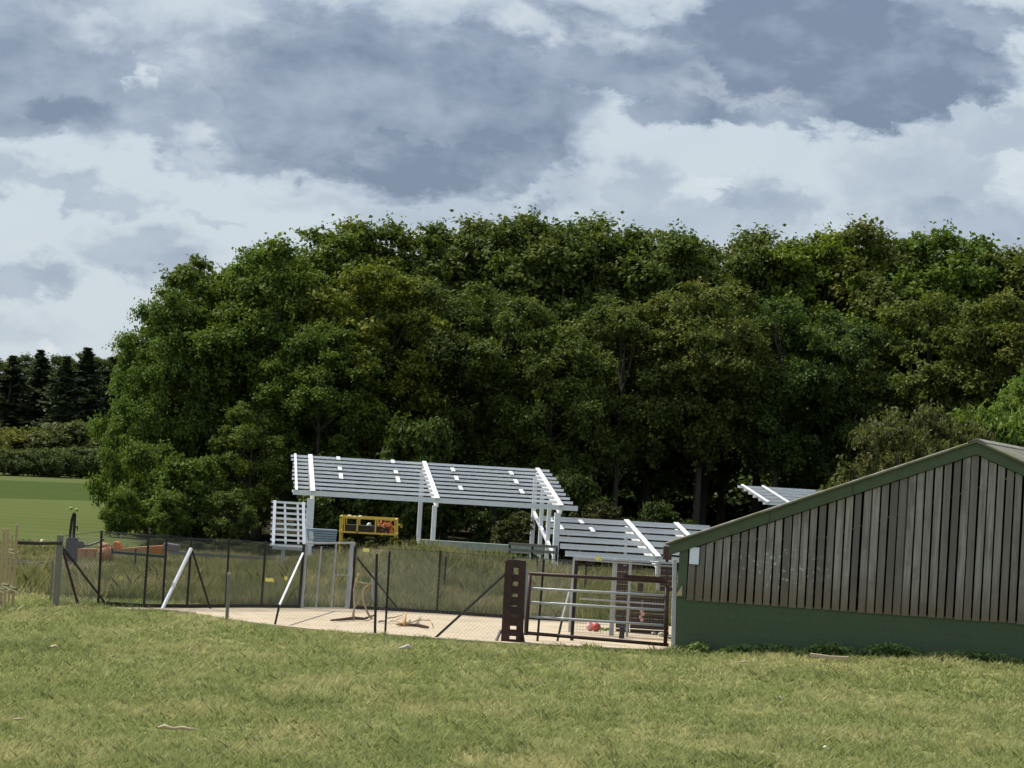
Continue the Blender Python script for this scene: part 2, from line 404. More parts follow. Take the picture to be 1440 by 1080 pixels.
    v = coords(nt); n1 = noise(nt, v, 1.3, 5, .7); n2 = noise(nt, v, 11, 4, .7)
    c = mixc(nt, n2, (.17, .16, .14), (.27, .255, .22))
    c = mixc(nt, mrange(nt, n1, .42, .62), c, (.13, .125, .055))
    c = mixc(nt, mrange(nt, n2, .60, .72), c, (.34, .32, .22))
    nt.links.new(c, b.inputs['Base Color']); b.inputs['Roughness'].default_value = .95
    mb = MB(); ncor = 110; over = .17
    for side in (-1, 1):
        vs = []
        for i in range(ncor*4+1):
            n = -over+(DEP+over*2)*i/(ncor*4); dz = .022*math.sin(i*math.pi/2)
            for top in (0, .045):
                for f in (0, .5, 1):
                    s = s_r+side*f*(s_r-s_e+.10); vs.append(BW(s, roofz(s)-.068+dz+top, -n))
        N = ncor*4; fs = []
        for i in range(N):
            a = i*6; c_ = a+6
            for j in (0, 1): fs += [(a+j, a+j+1, c_+j+1, c_+j), (a+3+j, c_+3+j, c_+4+j, a+4+j)]
            fs += [(a+2, a+5, c_+5, c_+2), (a, c_, c_+3, a+3)]
        for a in (0, N*6): fs += [(a, a+3, a+4, a+1), (a+1, a+4, a+5, a+2)]
        mb.add(vs, fs)
    rf = mb.build('roof', m, root)
    mb = MB()
    for sg in (-1, 1):
        mb.prism([BW(s_r, z_r-.015, .19), BW(s_r+sg*.20, z_r-.015-.20*k, .19), BW(s_r+sg*.20, z_r+.020-.20*k, .19), BW(s_r+sg*.05, z_r+.022-.02*k, .19), BW(s_r, z_r+.025, .19)], bn*(DEP+.38))
    mb.build('ridge_cap', m, rf)
    # white notice on the boards, top-level as it hangs on the barn
    mb = MB(); (sa, za), (sb, zc) = BP(970, 793), BP(984.5, 770)
    mb.prism([BW(sa, za, .066), BW(sb, za, .066), BW(sb, zc, .066), BW(sa, zc, .066)], bn*.012)
    n = thing('notice_board', BW(sa, za, .05), 'blank white notice fixed to the boards beside the green barn corner', 'notice')
    mb.build('notice_sheet', PAPER, n)
    mb = MB()
    mb.prism([BW(sa-.018, za-.018, .053), BW(sb+.018, za-.018, .053), BW(sb+.018, zc+.018, .053), BW(sa-.018, zc+.018, .053)], bn*.010)
    mb.build('backing', MACH, n)
    # broken triangular board end above the wall at the corner
    mb = MB(); q = [BP(951, 837.5), BP(960, 837.5), BP(960, 823)]
    mb.prism([BW(a, z, .062) for a, z in q], bn*.012)
    solo(mb, 'wedge_block', PALEWOOD, 'pale triangular timber offcut propped on the ledge at the barn corner', 'offcut')
    return WID
BARN_W = barn()
BARN_POLY = [A-bu*.1, A+bu*(BARN_W+.2), A+bu*(BARN_W+.2)+bn*19.2, A-bu*.1+bn*19.2]

# ------------------------------------------------------------------ fences
ZP = .05
def onmesh(mb, p0, p1, z0, z1, pitch=.058, w=.008):
    """chain-link as real crossing wires in the vertical panel p0-p1"""
    p0 = Vector((p0[0], p0[1], 0)); p1 = Vector((p1[0], p1[1], 0)); L = (p1-p0).length; H = z1-z0; u = (p1-p0)/L
    n = Vector((u.y, -u.x, 0)); k = -int(H/pitch)-1
    for sgn in (1, -1):
        s = -H if sgn > 0 else 0.
        while s < (L if sgn > 0 else L+H):
            a = (s, z0); b_ = (s+sgn*H, z1)
            # clip to 0..L
            (sa, za), (sb, zb) = (a, b_) if sgn > 0 else (b_, a)
            if sa < 0: za = za+(0-sa)*(zb-za)/(sb-sa); sa = 0
            if sb > L: zb = zb-(sb-L)*(zb-za)/(sb-sa); sb = L
            if sb-sa > .01:
                d = n*(.002*sgn); q0 = p0+u*sa+Vector((0, 0, za))+d; q1 = p0+u*sb+Vector((0, 0, zb))+d
                y = (q1-q0).normalized().cross(n)*(w/2)
                mb.add([q0-y-n*w*.3, q0+y-n*w*.3, q0+n*w*.6, q1-y-n*w*.3, q1+y-n*w*.3, q1+n*w*.6], [(0, 1, 4, 3), (1, 2, 5, 4), (2, 0, 3, 5)])
            s += pitch*1.414
def post(mb, b, t, w=.06):
    """post from ground pixel b to top pixel t, at b's depth"""
    p = G(*b); q = P(t[0], t[1], p.y); mb.bar(p-Vector((0, 0, .15)), (q.x, q.y, q.z), w, w); return p, q
rear = thing('mesh_fence', G(262, 857), 'black chain-link fence on dark posts along the far edge of the concrete yard', 'fence')
posts = [((83.5, 851), (89, 752)), ((138, 853), (143, 746)), ((202, 857), (209.5, 751)), ((228, 857), (235, 751)), ((262.5, 857.5), (269.5, 756)),
         ((317, 857), (322.5, 757)), ((367, 857), (374, 761)), ((420, 857.5), (427.5, 765)), ((493, 858.5), (500, 768)), ((614, 865), (619.5, 774)), ((716, 872), (722, 782)), ((803, 876.5), (809, 787))]
pts = []
for i, (b, t) in enumerate(posts):
    mb = MB(); p, q = post(mb, b, t, .075 if i in (7, 8) else .058); pts.append((p, q))
    if i: mb.build('post', BLACK, rear, bevel=.008)
for i in range(len(pts)-1):
    if i == 7: continue                                  # the gate hangs here
    (p, q), (p2, q2) = pts[i], pts[i+1]
    mb = MB(); onmesh(mb, p, p2, .06, min(q.z, q2.z)-.02); mb.build('mesh_panel', WIRE, rear)
mb = MB()
for i in range(len(pts)-1):
    if i == 7: continue
    mb = MB(); mb.tube([pts[i][1]-Vector((0, 0, .03)), pts[i+1][1]-Vector((0, 0, .03))], .008, 5); mb.build('top_wire', WIRE, rear)
mb = MB()
for i in range(1, len(pts)-1):
    if i == 7: continue
    a, b = pts[i][0], pts[i+1][0]; mb = MB(); mb.bar((a.x, a.y-.03, .09), (b.x, b.y-.03, .09), .03, .10); mb.build('foot_strip', BLACK, rear)  # dark strip along the foot of the fence
def strut(b, t, d0, d1, w, m, parent, name='strut', h=None):
    mb = MB(); p = G(*b); p0 = P(b[0], b[1], d0); p1 = P(t[0], t[1], d1); mb.bar(p0, p1, w, h or w); return mb.build(name, m, parent, bevel=.006)
d = pts[4][0].y
s_ = strut((227, 859), (269, 771), d-1., d-.06, .068, WHITE, rear, 'brace'); s_['label'] = 'white painted leaning brace'
strut((296, 857), (270, 773), d+.3, d+.05, .05, BLACK, rear, 'brace')
strut((568, 866), (502, 784), pts[8][0].y+.2, pts[8][0].y+.02, .045, BLACK, rear, 'brace')
d0 = pts[0][0].y
strut((110, 851), (87, 769), d0-.2, d0-.05, .06, RUST, rear, 'brace'); strut((151, 852), (87, 768), d0+.3, d0+.05, .055, BLACK, rear, 'brace')
# leaning prop against the gate post: black foot, white upper part
p0 = G(386, 881); p1 = P(393, 851, p0.y+.2); p2 = P(426, 778, pts[7][0].y-.08)
pr = thing('leaning_prop', p0, 'leaning prop with black foot and white upper half against the mesh gate post', 'prop')
mb = MB(); mb.bar(p0, p1, .05); mb.build('foot', BLACK, pr)
mb = MB(); mb.bar(p1, p2, .046); mb.build('shaft', WHITE, pr, bevel=.006)
# timber end post and slim post, rail to the stakes
mb = MB(); post(mb, (78, 853), (85, 752), .15); solo(mb, 'timber_post', GREYWOOD, 'thick grey timber post at the end of the black mesh fence', 'post', bevel=.015, loc=G(78, 853))
mb = MB(); post(mb, (71, 850), (74, 788), .06); solo(mb, 'timber_stub', TIMBER, 'thin short timber post close beside the thick grey post', 'post', loc=G(71, 850))

fr = thing('mesh_fence', G(535, 893), 'thin wire fence on slim black posts along the lawn edge of the yard', 'fence')
fposts = [((319, 874), (321.5, 815)), ((527.5, 893.5), (530, 779)), ((541.5, 894), (548, 775)), ((703, 905.5), (710, 800))]
fp = []
for i, (b, t) in enumerate(fposts):
    mb = MB(); p, q = post(mb, b, t, (.075, .06, .05, .05)[i]); fp.append((p, q))
    if i in (1, 2): mb.build('post', BLACK, fr, bevel=.008)
for i in range(0, 3):
    (p, q), (p2, q2) = fp[i], fp[i+1]
    mb = MB(); onmesh(mb, p, p2, .08, 1.72 if i else 1.05, .07, .0032); mb.build('mesh_panel', WIREG, fr)
strut((610.5, 898.5), (712, 806), G(610, 898.5).y, fp[3][0].y+.05, .055, BLACK, fr, 'brace')
mb = MB(); b, t = (319, 874), (322, 808); p, q = post(mb, b, t, .08)
st = thing('timber_post', p, 'short olive timber post with pale cut top in front of the black fence', 'post')
mb.build('shaft', GREYWOOD, st, bevel=.01); mb = MB(); mb.box((q.x, q.y, q.z+.03), (.075, .075, .06)); mb.build('cut_top', PALEWOOD, st)
p = G(525, 858.5); mb = MB(); q = P(524, 806, p.y); mb.tube([p, q+Vector((0, 0, 0))], .035, 8)
solo(mb, 'pipe_post', GALV, 'short grey pipe standing by the peeled branches behind the slim black post', 'post')

# galvanised mesh gate
gd = pts[7][0].y
gp = lambda x, y: P(x, y, gd+(pts[8][0].y-gd)*(x-424)/70.)
gate = thing('mesh_gate', G(424, 858), 'galvanised grey gate with two upright bars and fine mesh in the black fence', 'gate')
mb = MB()
for a, b, w in (((424.5, 856), (431.5, 763), .075), ((488, 857), (496.5, 762), .13), ((425, 855), (489, 856), .06), ((431, 764), (496, 763.5), .05)): mb.bar(gp(*a), gp(*b), w, .05)
mb.build('frame', GALV, gate, bevel=.006)
for a, b in (((444.5, 854), (452, 768)), ((466, 854), (473, 764))):
    mb = MB(); mb.bar(gp(*a), gp(*b), .045); mb.build('upright', GALV, gate)
mb = MB(); mb.bar(gp(470, 808), gp(492, 810), .04); mb.build('lock_rail', GALV, gate)
a, b = gp(427, 855), gp(489, 856)
mb = MB(); onmesh(mb, a, b, .12, 1.72, .05, .005); mb.build('mesh_panel', WIREG, gate)

# brown ladder-like gate tower
d = G(722, 905).y
tw = thing('gate_tower', G(722, 906), 'tall dark brown ladder-like post of square openings beside the field gate', 'gate post')
T = lambda x, y, dd=0.: P(x, y, d+dd)
for a, b, w in (((710.0, 906), (716.5, 788), .20), ((730.2, 906), (734.8, 788), .17)):
    mb = MB(); mb.bar(T(*a), T(*b), w, .22); mb.build('upright', BROWN, tw, bevel=.01)
for i, (y, h) in enumerate(((792.5, .19), (812.5, .17), (829, .18), (845, .20), (858.5, .19), (873.5, .21), (889.5, .15), (902.5, .12))):
    x0 = 716-(y-788)*.055; mb = MB(); mb.bar(T(x0-3, y-.6), T(x0+17, y+.6), .18, h); mb.build('rung', BROWN, tw)
mb = MB(); mb.bar(T(738, 893), T(741, 800), .05); mb.build('hanging_bar', GALV, tw)
for a, b in (((696, 905), (704.5, 886)), ((737, 907), (732.5, 880))):
    mb = MB(); mb.bar(T(*a, -.2), T(*b), .05); mb.build('foot_stay', BLACK, tw)

# field gate
gd2 = 68.2
g = lambda x, y, dd=0.: P(x, y, gd2+.5*(x-740)/200.+dd)
fg = thing('field_gate', G(742, 905), 'brown tubular field gate with three grey rails standing across the yard entrance', 'gate')
mb = MB()
for a, b, w in (((740, 893), (745.5, 806), .09), ((935.5, 909), (938.5, 822), .10), ((743, 806.5), (936, 818), .085), ((738, 890), (940, 907), .085)): mb.tube([g(*a), g(*b)], w/2, 10)
mb.build('frame', BROWN, fg, smooth=True)
for a, b in (((747, 827.5), (934, 837.5)), ((746, 847), (933, 858)), ((744, 867), (933, 879.5))):
    mb = MB(); mb.tube([g(*a), g(*b)], .03, 8); mb.build('rail', GALV, fg, smooth=True)
mb = MB(); mb.box(g(905, 813, -.02), (.95, .05, .11)); mb.build('top_plate', RUST, fg)
p = G(946.5, 915); mb = MB(); q = P(949, 787, p.y); mb.bar((p.x, p.y, -.1), (q.x, q.y, q.z), .10, .09)
gpst = thing('gate_post', p, 'pale galvanised gate post against the green barn corner', 'gate post'); mb.build('shaft', GALV, gpst, bevel=.008)
for y in (828, 897):
    mb = MB(); mb.bar(P(939, y, p.y-.02), P(947.5, y+.6, p.y-.02), .04); mb.build('hinge', BLACK, gpst)
# posts seen through the gate
for (b, t, w, m, lab) in (((755.5, 905), (765, 787), .055, BLACK, 'slim black post seen through the hinge-free end of the brown field gate'),
                          ((804, 904), (811, 788), .085, BLACK, 'thick black post crossing the middle of the brown field gate')):
    mb = MB(); p = G(*b); q = P(t[0], t[1], p.y); mb.bar((p.x, p.y+.1, 0), (q.x, q.y+.1, q.z), w, w); solo(mb, 'steel_post', m, lab, 'post', bevel=.008)
p = G(783, 905); mb = MB(); a = P(783, 905, p.y+.12); b = P(790, 873, p.y+.3); c = P(801, 832, p.y+.6)
lp = thing('leaning_pole', a, 'thin leaning pole with dark foot behind the brown field gate', 'pole')
mb.tube([a, b], .028, 8); mb.build('foot', BLACK, lp); mb = MB(); mb.tube([b, c], .03, 8); mb.build('shaft', GALV, lp)

# galvanised pen behind the gate
pd = 73.6
pen = thing('mesh_pen', P(808, 890, pd), 'galvanised pen of square mesh and pipe rails behind the brown field gate', 'pen')
q_ = lambda x, y, dd=0.: P(x, y, pd+dd)
for a, b, w in (((801, 889), (808.5, 784), .085), ((859.5, 894), (865.5, 786), .12), ((881.5, 895), (887, 790), .065), ((925, 830), (927, 792), .09)):
    mb = MB(); mb.bar(q_(*a), q_(*b), w, .06); mb.build('upright', GALV, pen, bevel=.008)
for a, b, w in (((806, 784), (946, 792.5), .07), ((808, 786.5), (946, 796.5), .045), ((815, 842), (935, 850), .06)):
    mb = MB(); mb.bar(q_(*a, -.07), q_(*b, -.07), w, .04); mb.build('rail', GALV, pen)
mb = MB()
x0, x1 = q_(808, 800).x, q_(946, 800).x; x = x0
while x < x1: mb.bar((x, pd+.06, .08), (x, pd+.06, 1.72), .006); x += .075
z = .08
while z < 1.74: mb.bar((x0, pd+.068, z), (x1, pd+.068, z), .006); z += .075
mb.build('mesh_panel', WIREG, pen)
# brown slatted timber screen
sd = 75.6; s_ = lambda x, y, dd=0.: P(x, y, sd+dd)
scr = thing('timber_screen', s_(905, 890), 'dark brown slatted timber screen behind the galvanised pen near the barn', 'screen')
def slats(x0, x1, y0, y1, n, name):
    mb = MB()
    for i in range(n):
        y = y0+(y1-y0)*(i+.5)/n; k = .0594*(x1-x0)/2; hh = W((y1-y0)/n*.84, sd)
        mb.bar(s_(x0, y-k), s_(x1, y+k), .04, hh)
    return mb.build(name, BROWNWOOD, scr)
slats(866, 885, 786, 893, 12, 'slatted_panel'); slats(886, 940, 833, 893, 8, 'slatted_panel'); slats(928, 952, 795, 832, 5, 'slatted_panel')
mb = MB(); mb.bar(s_(885, 812), s_(930, 816), .06, .12); mb.build('top_rail', BROWNWOOD, scr)
mb = MB(); mb.bar(s_(900, 832), s_(901, 820), .15, .05); mb.build('short_post', BROWNWOOD, scr)
mb = MB(); mb.box(P(938.5, 777.5, 79), (W(12, 79), .2, W(19, 79))); mb.bar(P(938, 787, 79.05), P(936.5, 830, 79.05), .08); solo(mb, 'post_box', BROWNWOOD, 'small brown box on a post beside the green barn eave', 'box', bevel=.01)
# oddments behind the gate
p = G(838, 888, .05); mb = MB(); mb.ball((p.x, p.y, .05+.115), .115, 18, 12)
solo(mb, 'ball', REDB, 'red ball lying on the concrete behind the field gate', 'ball', smooth=True, loc=(p.x, p.y, .05))
p2 = p+Vector((-.15, .12, 0)); mb = MB(); mb.ball((p2.x, p2.y, .05+.11), .11, 16, 10); mb.ball((p2.x-.02, p2.y-.02, .05+.21), .045, 10, 7)
solo(mb, 'ball', PINK, 'pale pink ball with a knob touching the red ball', 'ball', smooth=True, loc=(p2.x, p2.y, .05))
p = G(851, 887, .05); mb = MB()
for i in range(5): mb.ball((p.x-.14+.07*i, p.y+.03*math.sin(i*2), .09+.012*(i % 2)), (.06, .05, .04), 10, 6, wob=.12)
solo(mb, 'plastic_wrap', LIME, 'crumpled lime green plastic beside the red ball', 'wrapping', smooth=True, loc=(p.x, p.y, .05))
q = P(902, 866, 73.45); mb = MB()
for dx, dz, r in ((0, .13, .05), (.035, .05, .055), (-.02, -.03, .045), (.02, -.10, .05)): mb.ball(q+Vector((dx, 0, dz)), (r, r*.7, r), 10, 7, wob=.1)
mb.tube([q+Vector((0, 0, .15)), q+Vector((0, .02, .40))], .006, 5)
solo(mb, 'hanging_toy', PINK, 'knobbly pale pink toy hanging on the pen mesh before brown slats', 'toy', smooth=True)
for i, (px, py, r, lab) in enumerate(((919, 893, .07, 'small pale stone below the hanging pink toy'), (930, 895, .09, 'larger pale stone beside the gate end next to the barn'))):
    p = G(px, py, .05); mb = MB(); mb.ball((p.x, p.y, .05+r*.6), (r, r*.8, r*.65), 10, 7, wob=.1); solo(mb, 'stone', STONE, lab, 'stone', smooth=True)
p = G(871, 894, .05); mb = MB(); mb.bar((p.x, p.y-1.2, .05), (p.x+.02, p.y-1.2, .30), .13, .1); mb.box((p.x+.01, p.y-1.2, .32), (.17, .14, .04)); solo(mb, 'base_block', MACH, 'small dark block at the foot of the wide pen upright', 'block', bevel=.01)

# yellow tags
for px, py, dd, w, lab in ((170, 813, 75.2, .10, 'yellow tag on the mesh near the thick grey timber post'), (515, 773.5, 75.9, .17, 'pale yellow tag on the fence top beside the mesh gate'),
                       (842, 785.5, 73.45, .16, 'yellow tag on the top rail of the galvanised pen'), (379, 815.5, 75.6, .22, 'long yellow ribbon on the mesh near the leaning prop'),
                       (402, 813, 75.5, .08, 'small pale tag next to the long yellow ribbon')):
    p = P(px, py, dd); mb = MB(); n = 5
    vs = []
    for i in range(n+1):
        x = -w/2+w*i/n; y = .015*math.sin(i*1.9)
        for z in (-.045, .045): vs += [p+Vector((x, y-.004, z+.01*math.sin(i*2.3))), p+Vector((x, y+.004, z+.01*math.sin(i*2.3)))]
    fs = []
    for i in range(n):
        a = 4*i; b = a+4; fs += [(a, b, b+2, a+2), (a+1, a+3, b+3, b+1), (a+2, b+2, b+3, a+3), (a, a+1, b+1, b)]
    fs += [(0, 2, 3, 1), (4*n, 4*n+1, 4*n+3, 4*n+2)]
    mb.add(vs, fs); solo(mb, 'warning_tag', YTAG, lab, 'tag')

# distant slim posts seen over the yard
for px, yb, yt, lab in ((623, 845, 783, 'slim dark post just behind the fence post with tall grass around it'), (752, 835, 782, 'slim dark post in tall grass behind the brown tower'), (821, 845, 790, 'slim dark post seen through the galvanised pen mesh')):
    p = G(px, yb); q = P(px+4.5, yt, p.y); mb = MB(); mb.bar((p.x, p.y, -.1), q, .06); solo(mb, 'fence_post', BLACK, lab, 'post')

# stakes with tape
tp = []
for i, (xb, yb, xt, yt, w, lab) in enumerate(((1, 857, 5.5, 744, .075, 'pale timber stake standing outermost, next to the frame of the photo'), (6, 858, 11, 743, .06, 'pale timber stake with tape tied low down'),
                                          (12, 853, 17, 752, .05, 'shorter slender timber stake standing behind the taped stakes'), (17.5, 857, 24, 737, .065, 'tallest timber stake, carrying the dark rail end'))):
    p = G(xb, yb); q = P(xt, yt, p.y); mb = MB(); mb.bar(p-Vector((0, 0, .2)), q, w)
    r = thing('timber_stake', p, lab, 'stake', 'timber stakes tied with tape'); mb.build('shaft', STAKEW, r, bevel=.008); tp.append((p, q))
    f = (.22, .28, .75, .22)[i]
    mb = MB(); c = p+(q-p)*f
    for k in range(4):
        a = c+Vector((0, 0, .02*k)); mb.bar(a+Vector((-.06-.02*(k % 2), -.045, .02)), a+Vector((.06+.05*(k % 3), -.045, -.01+.03*(k % 2))), .02, .03)
    mb.bar(c+Vector((.03, -.05, .02)), c+Vector((.13, -.09, -.06)), .02, .03)
    mb.build('tape', CREAM, r)
a = P(23, 763, 71.); b = P(86, 763.5, G(78, 853).y-.1); mb = MB(); mb.tube([a, (a+b)/2+Vector((0, 0, -.015)), b], .045, 8)
rl = thing('pole_rail', a, 'dark pole rail with a white ribbon between stakes and thick timber post', 'rail'); mb.build('pole', DARKWOOD, rl, smooth=True)
c = P(59, 762, 72.2); mb = MB(); mb.ball(c, (.05, .06, .07), 8, 6, wob=.2); mb.bar(c, c+Vector((.06, -.04, -.12)), .035, .02); mb.build('ribbon', CREAM, rl)
# brash pile
p = G(52, 812); bp = thing('brush_pile', p, 'low pile of dead grey branches under the dark pole rail', 'brush pile')
mb = MB()
for i in range(70):
    a = p+Vector((rnd.uniform(-1.0, .7), rnd.uniform(-.5, .5), rnd.uniform(.02, .45))); an = rnd.uniform(-.6, .6)
    l = rnd.uniform(.4, 1.1); d_ = Vector((math.cos(an), rnd.uniform(-.5, .5), math.sin(an)*.5))
    mb.tube([a-d_*l/2, a+Vector((0, 0, .06)), a+d_*l/2], [.022, .016, .006], 5)
mb.build('branches', mat('dead_grey_wood', (.22, .20, .16), (.10, .09, .07), 8, .9), bp)

# dead peeled branches on the yard
def gy(px, py): q = G(px, py, .05); return q
base = gy(497, 873)
db = thing('dead_bough', base, 'peeled dead bough with standing forked branches beside the mesh gate', 'branch')
dd = base.y
mb = MB(); mb.tube([gy(465, 875)+Vector((0, 0, .05)), gy(480, 874)+Vector((0, 0, .05)), gy(497, 872.5)+Vector((0, 0, .06)), gy(512, 873)+Vector((0, 0, .05)), gy(526, 869)+Vector((0, 0, .07))], [.022, .034, .045, .034, .022], 8)
mb.build('lying_limb', BARKD, db, smooth=True)
mb = MB(); mb.tube([P(497, 872, dd), P(497, 860, dd), P(499, 853, dd+.1), P(498, 830, dd+.1), P(501, 813, dd)], [.035, .03, .025, .022, .016], 8)
mb.tube([P(499, 853, dd+.1), P(504, 847, dd+.1)], [.03, .012], 6); mb.build('standing_branch', LOGM, db, smooth=True)
mb = MB(); mb.tube([P(523, 870, dd), P(518, 864, dd), P(513, 852, dd), P(510, 838, dd+.1), P(513, 827, dd+.1), P(521, 820, dd)], [.03, .027, .024, .022, .02, .018], 8); mb.build('standing_branch', LOGM, db, smooth=True)
mb = MB(); mb.tube([P(500, 817, dd), P(510, 820, dd), P(524, 822, dd)], [.025, .022, .02], 8); mb.tube([P(501, 825, dd), P(503, 811, dd), P(505, 806, dd)], [.02, .03, .025], 6); mb.build('cross_limb', LOGM, db, smooth=True)
bb = thing('broken_branch', gy(580, 882), 'broken twiggy branch with bright torn wood lying alone on the concrete', 'branch')
z5 = Vector((0, 0, .05))
mb = MB(); mb.tube([gy(573, 881.5)+z5, gy(588, 882)+z5, gy(602, 885)+z5], [.035, .045, .03], 8); mb.build('limb', BARKD, bb, smooth=True)
mb = MB(); mb.tube([gy(557, 881)+z5, gy(566, 880)+z5, gy(574, 880)+z5], [.02, .05, .05], 8); mb.tube([gy(568, 881)+z5, gy(569, 876)+z5*3, gy(571, 871)+z5*3.6], [.05, .04, .015], 6); mb.build('torn_wood', mat('torn_orange_wood', (.55, .33, .12), (.42, .24, .09), 9, .8), bb, smooth=True)
mb = MB()
for l in (((545, 873), (555, 872), (568, 866)), ((575, 880), (588, 875), (605, 876), (608, 884)), ((562, 880), (553, 876), (546, 878)), ((585, 876), (592, 868))):
    mb.tube([gy(*p)+z5*rnd.uniform(.6, 1.6) for p in l], [.018]*(len(l)-1)+[.007], 5)
mb.build('twigs', LOGM, bb)
p = gy(536, 876); mb = MB(); mb.tube([p+Vector((-.06, 0, .03)), p+Vector((.02, .05, .05)), p+Vector((.12, 0, .05))], [.03, .028, .012], 7); solo(mb, 'stick', GREYWOOD, 'short grey stick on concrete between the two slim black posts', 'stick', smooth=True)

# ------------------------------------------------------------------ roof frames
PHI = .0857; fu = Vector((math.cos(PHI), math.sin(PHI), 0)); fv = Vector((-math.sin(PHI), math.cos(PHI), 0))
def roof_frame(o, label, depth, z0, z1, xl, xr, raf, n, ph, posts, sags, extra=None, rafw=.15, sagseed=1):
    """mono-pitch frame: o = front origin on the ground, purlins along fu, rafters along fv"""
    o = Vector((o.x, o.y, 0)); root = thing('shelter_frame', o, label, 'shelter frame')
    L = lambda x, y, z: o+fu*x+fv*y+Vector((0, 0, z))
    zz = lambda y: z0+(z1-z0)*y/depth
    rr = random.Random(sagseed)
    for i in range(n):
        y = depth*i/(n-1); z = zz(y); mb = MB(); e = rr.uniform(-.05, .05)
        mb.bar(L(xl+e, y, z), L(xr+e, y, z), .014, ph); 
        mb.bar(L(xl+e, y+.033, z+ph/2-.007), L(xr+e, y+.033, z+ph/2-.007), .052, .012)
        mb.bar(L(xl+e, y-.033, z-ph/2+.007), L(xr+e, y-.033, z-ph/2+.007), .052, .012)
        mb.build('purlin', PURLIN, root)
    for x, w in raf:
        mb = MB(); a = L(x, -.25, zz(-.25)+ph/2+.025); b = L(x, depth+.1, zz(depth+.1)+ph/2+.025)
        mb.bar(a, b, w, .04); mb.build('cover_strip', WHITE, root)
        if w > .1:
            mb = MB(); mb.bar(L(x, .05, zz(0)-ph/2-.13), L(x, depth, zz(depth)-ph/2-.13), .14, .22); mb.build('rafter', PURLIN, root)
    for x, i0, i1 in sags:
        y0, y1 = depth*i0/(n-1), depth*i1/(n-1); mb = MB()
        mb.bar(L(x, y0, zz(y0)+ph/2+.02), L(x, y1, zz(y1)+ph/2+.02), .15, .03); mb.build('sag_bar', WHITE, root)
    for x, y, w in posts:
        mb = MB(); mb.box(L(x, y, (zz(y)-ph/2-.2-.1)/2), (w, w, zz(y)-ph/2-.2+.1), PHI); mb.build('post', PURLIN, root, bevel=.01)
    return root, L, zz
fo = P(440, 690, 110.)
sags = []
for x in (1.15, 3.4, 5.8, 8.2): sags += [(x, 8.2, 9), (x, 5.4, 6.2), (x, 3.2, 4.5)] if x < 4 else [(x, 6.9, 7.8), (x, 4.6, 5.6), (x, 2.2, 3.1)]
main, ML, mz = roof_frame(fo, 'largest white steel shelter frame, roofless with long purlins, standing tallest in the tall grass', 10., 2.74, 4.05, -.75, 10.0,
    [(-.62, .09), (0, .17), (4.72, .17), (9.45, .17)], 10, .102, [(-.05, 0, .27), (4.65, 0, .17), (4.65, 9.6, .17), (9.35, 0, .22), (9.35, 3.2, .15), (9.35, 6.2, .15), (9.35, 9.6, .17)], sags)
mb = MB(); mb.bar(ML(-.75, -.12, 2.70), ML(10.1, -.12, 2.70), .03, .19); mb.build('eave_beam', PURLIN, main)
mb = MB(); mb.bar(ML(9.35, -.15, .75), ML(9.35, 9.4, 2.3), .10, .13); mb.build('diagonal_brace', WHITE, main)
so = P(925, 785, 111.5)
low, LL, lz = roof_frame(so, 'lower white purlin frame running behind the galvanised pen towards the barn eave', 10., .95, 2.07, -3.62, 3.5,
    [(0, .2), (2.1, .2)], 6, .20, [(0, 0, .12), (0, 9.8, .12), (3.2, 0, .12), (3.2, 9.8, .12)],
    [(-3.3, 4.1, 4.6), (-2.05, 4.1, 4.6), (-3.1, 3.0, 3.6), (-1.85, 2.9, 3.5)], sagseed=2)
to = P(1083, 705, 112.)
thr, TL, tz = roof_frame(Vector((to.x, to.y, 0)), 'distant white shelter frame with only one corner showing above the barn roof slope', 6., to.z-.08, P(1053, 683, 118.).z-.06, -.25, 9.,
    [(-.1, .099), (.75, .099), (5, .099)], 6, .11, [(2.4, 0, .16), (2.4, 5.8, .16), (5, 0, .16), (5, 5.8, .16), (8.8, 0, .16), (8.8, 5.8, .16)], [], sagseed=3)
# small tilted rack
rd = 98.
def rp(x, y): return P(x, y, rd+1.15*(770-y)/65.)
rk = thing('slatted_rack', P(398, 800, rd), 'small upright white slatted frame on a single post beside the largest shelter frame', 'rack')
for i in range(9):
    y = 707+60.5*i/8; x = 380.5-.45*i*.6; mb = MB(); mb.bar(rp(x+1.5, y-1.5), rp(430.5 if i % 3 != 1 else 433, y+1.5), .03, .07); mb.build('slat', PURLIN, rk)
for a, b, w in (((386.8, 705), (384.2, 768), .10), ((426.8, 707.5), (427.8, 768), .10)):
    mb = MB(); p, q = rp(*a), rp(*b); mb.bar(p+Vector((0, -.06, .03)), q+Vector((0, -.06, .03)), w, .03); mb.build('stile', WHITE, rk)
for x in (401, 419):
    mb = MB(); mb.bar(rp(x-.5, 708)+Vector((0, .05, 0)), rp(x+.5, 765)+Vector((0, .05, 0)), .07, .03); mb.build('back_bar', PURLIN, rk)
mb = MB(); mb.bar(rp(383, 770), rp(427, 772.5), .06, .1); mb.build('bottom_beam', GALV, rk)
mb = MB(); q = P(398.5, 771, rd+.1); mb.bar((q.x-.02, q.y, -.1), q, .12); mb.build('post', GALV, rk)
mb = MB(); p = P(436.5, 748, 103.); q = P(438, 775, 103.)
for i, (y0, y1) in enumerate(((747.5, 758), (759.5, 768))): mb.bar(P(437, y0, 103.), P(438.3, y1, 103.), .15, .08)
solo(mb, 'marker_post', WHITE, 'short white marker post with two bands by the slatted rack', 'marker post')
mb = MB()
for i in range(6): mb.bar(P(431+i*.6, 744+i*3.4, 104.6), P(474-i*.5, 746.5+i*3.4, 104.6), .5, .065, t=i)
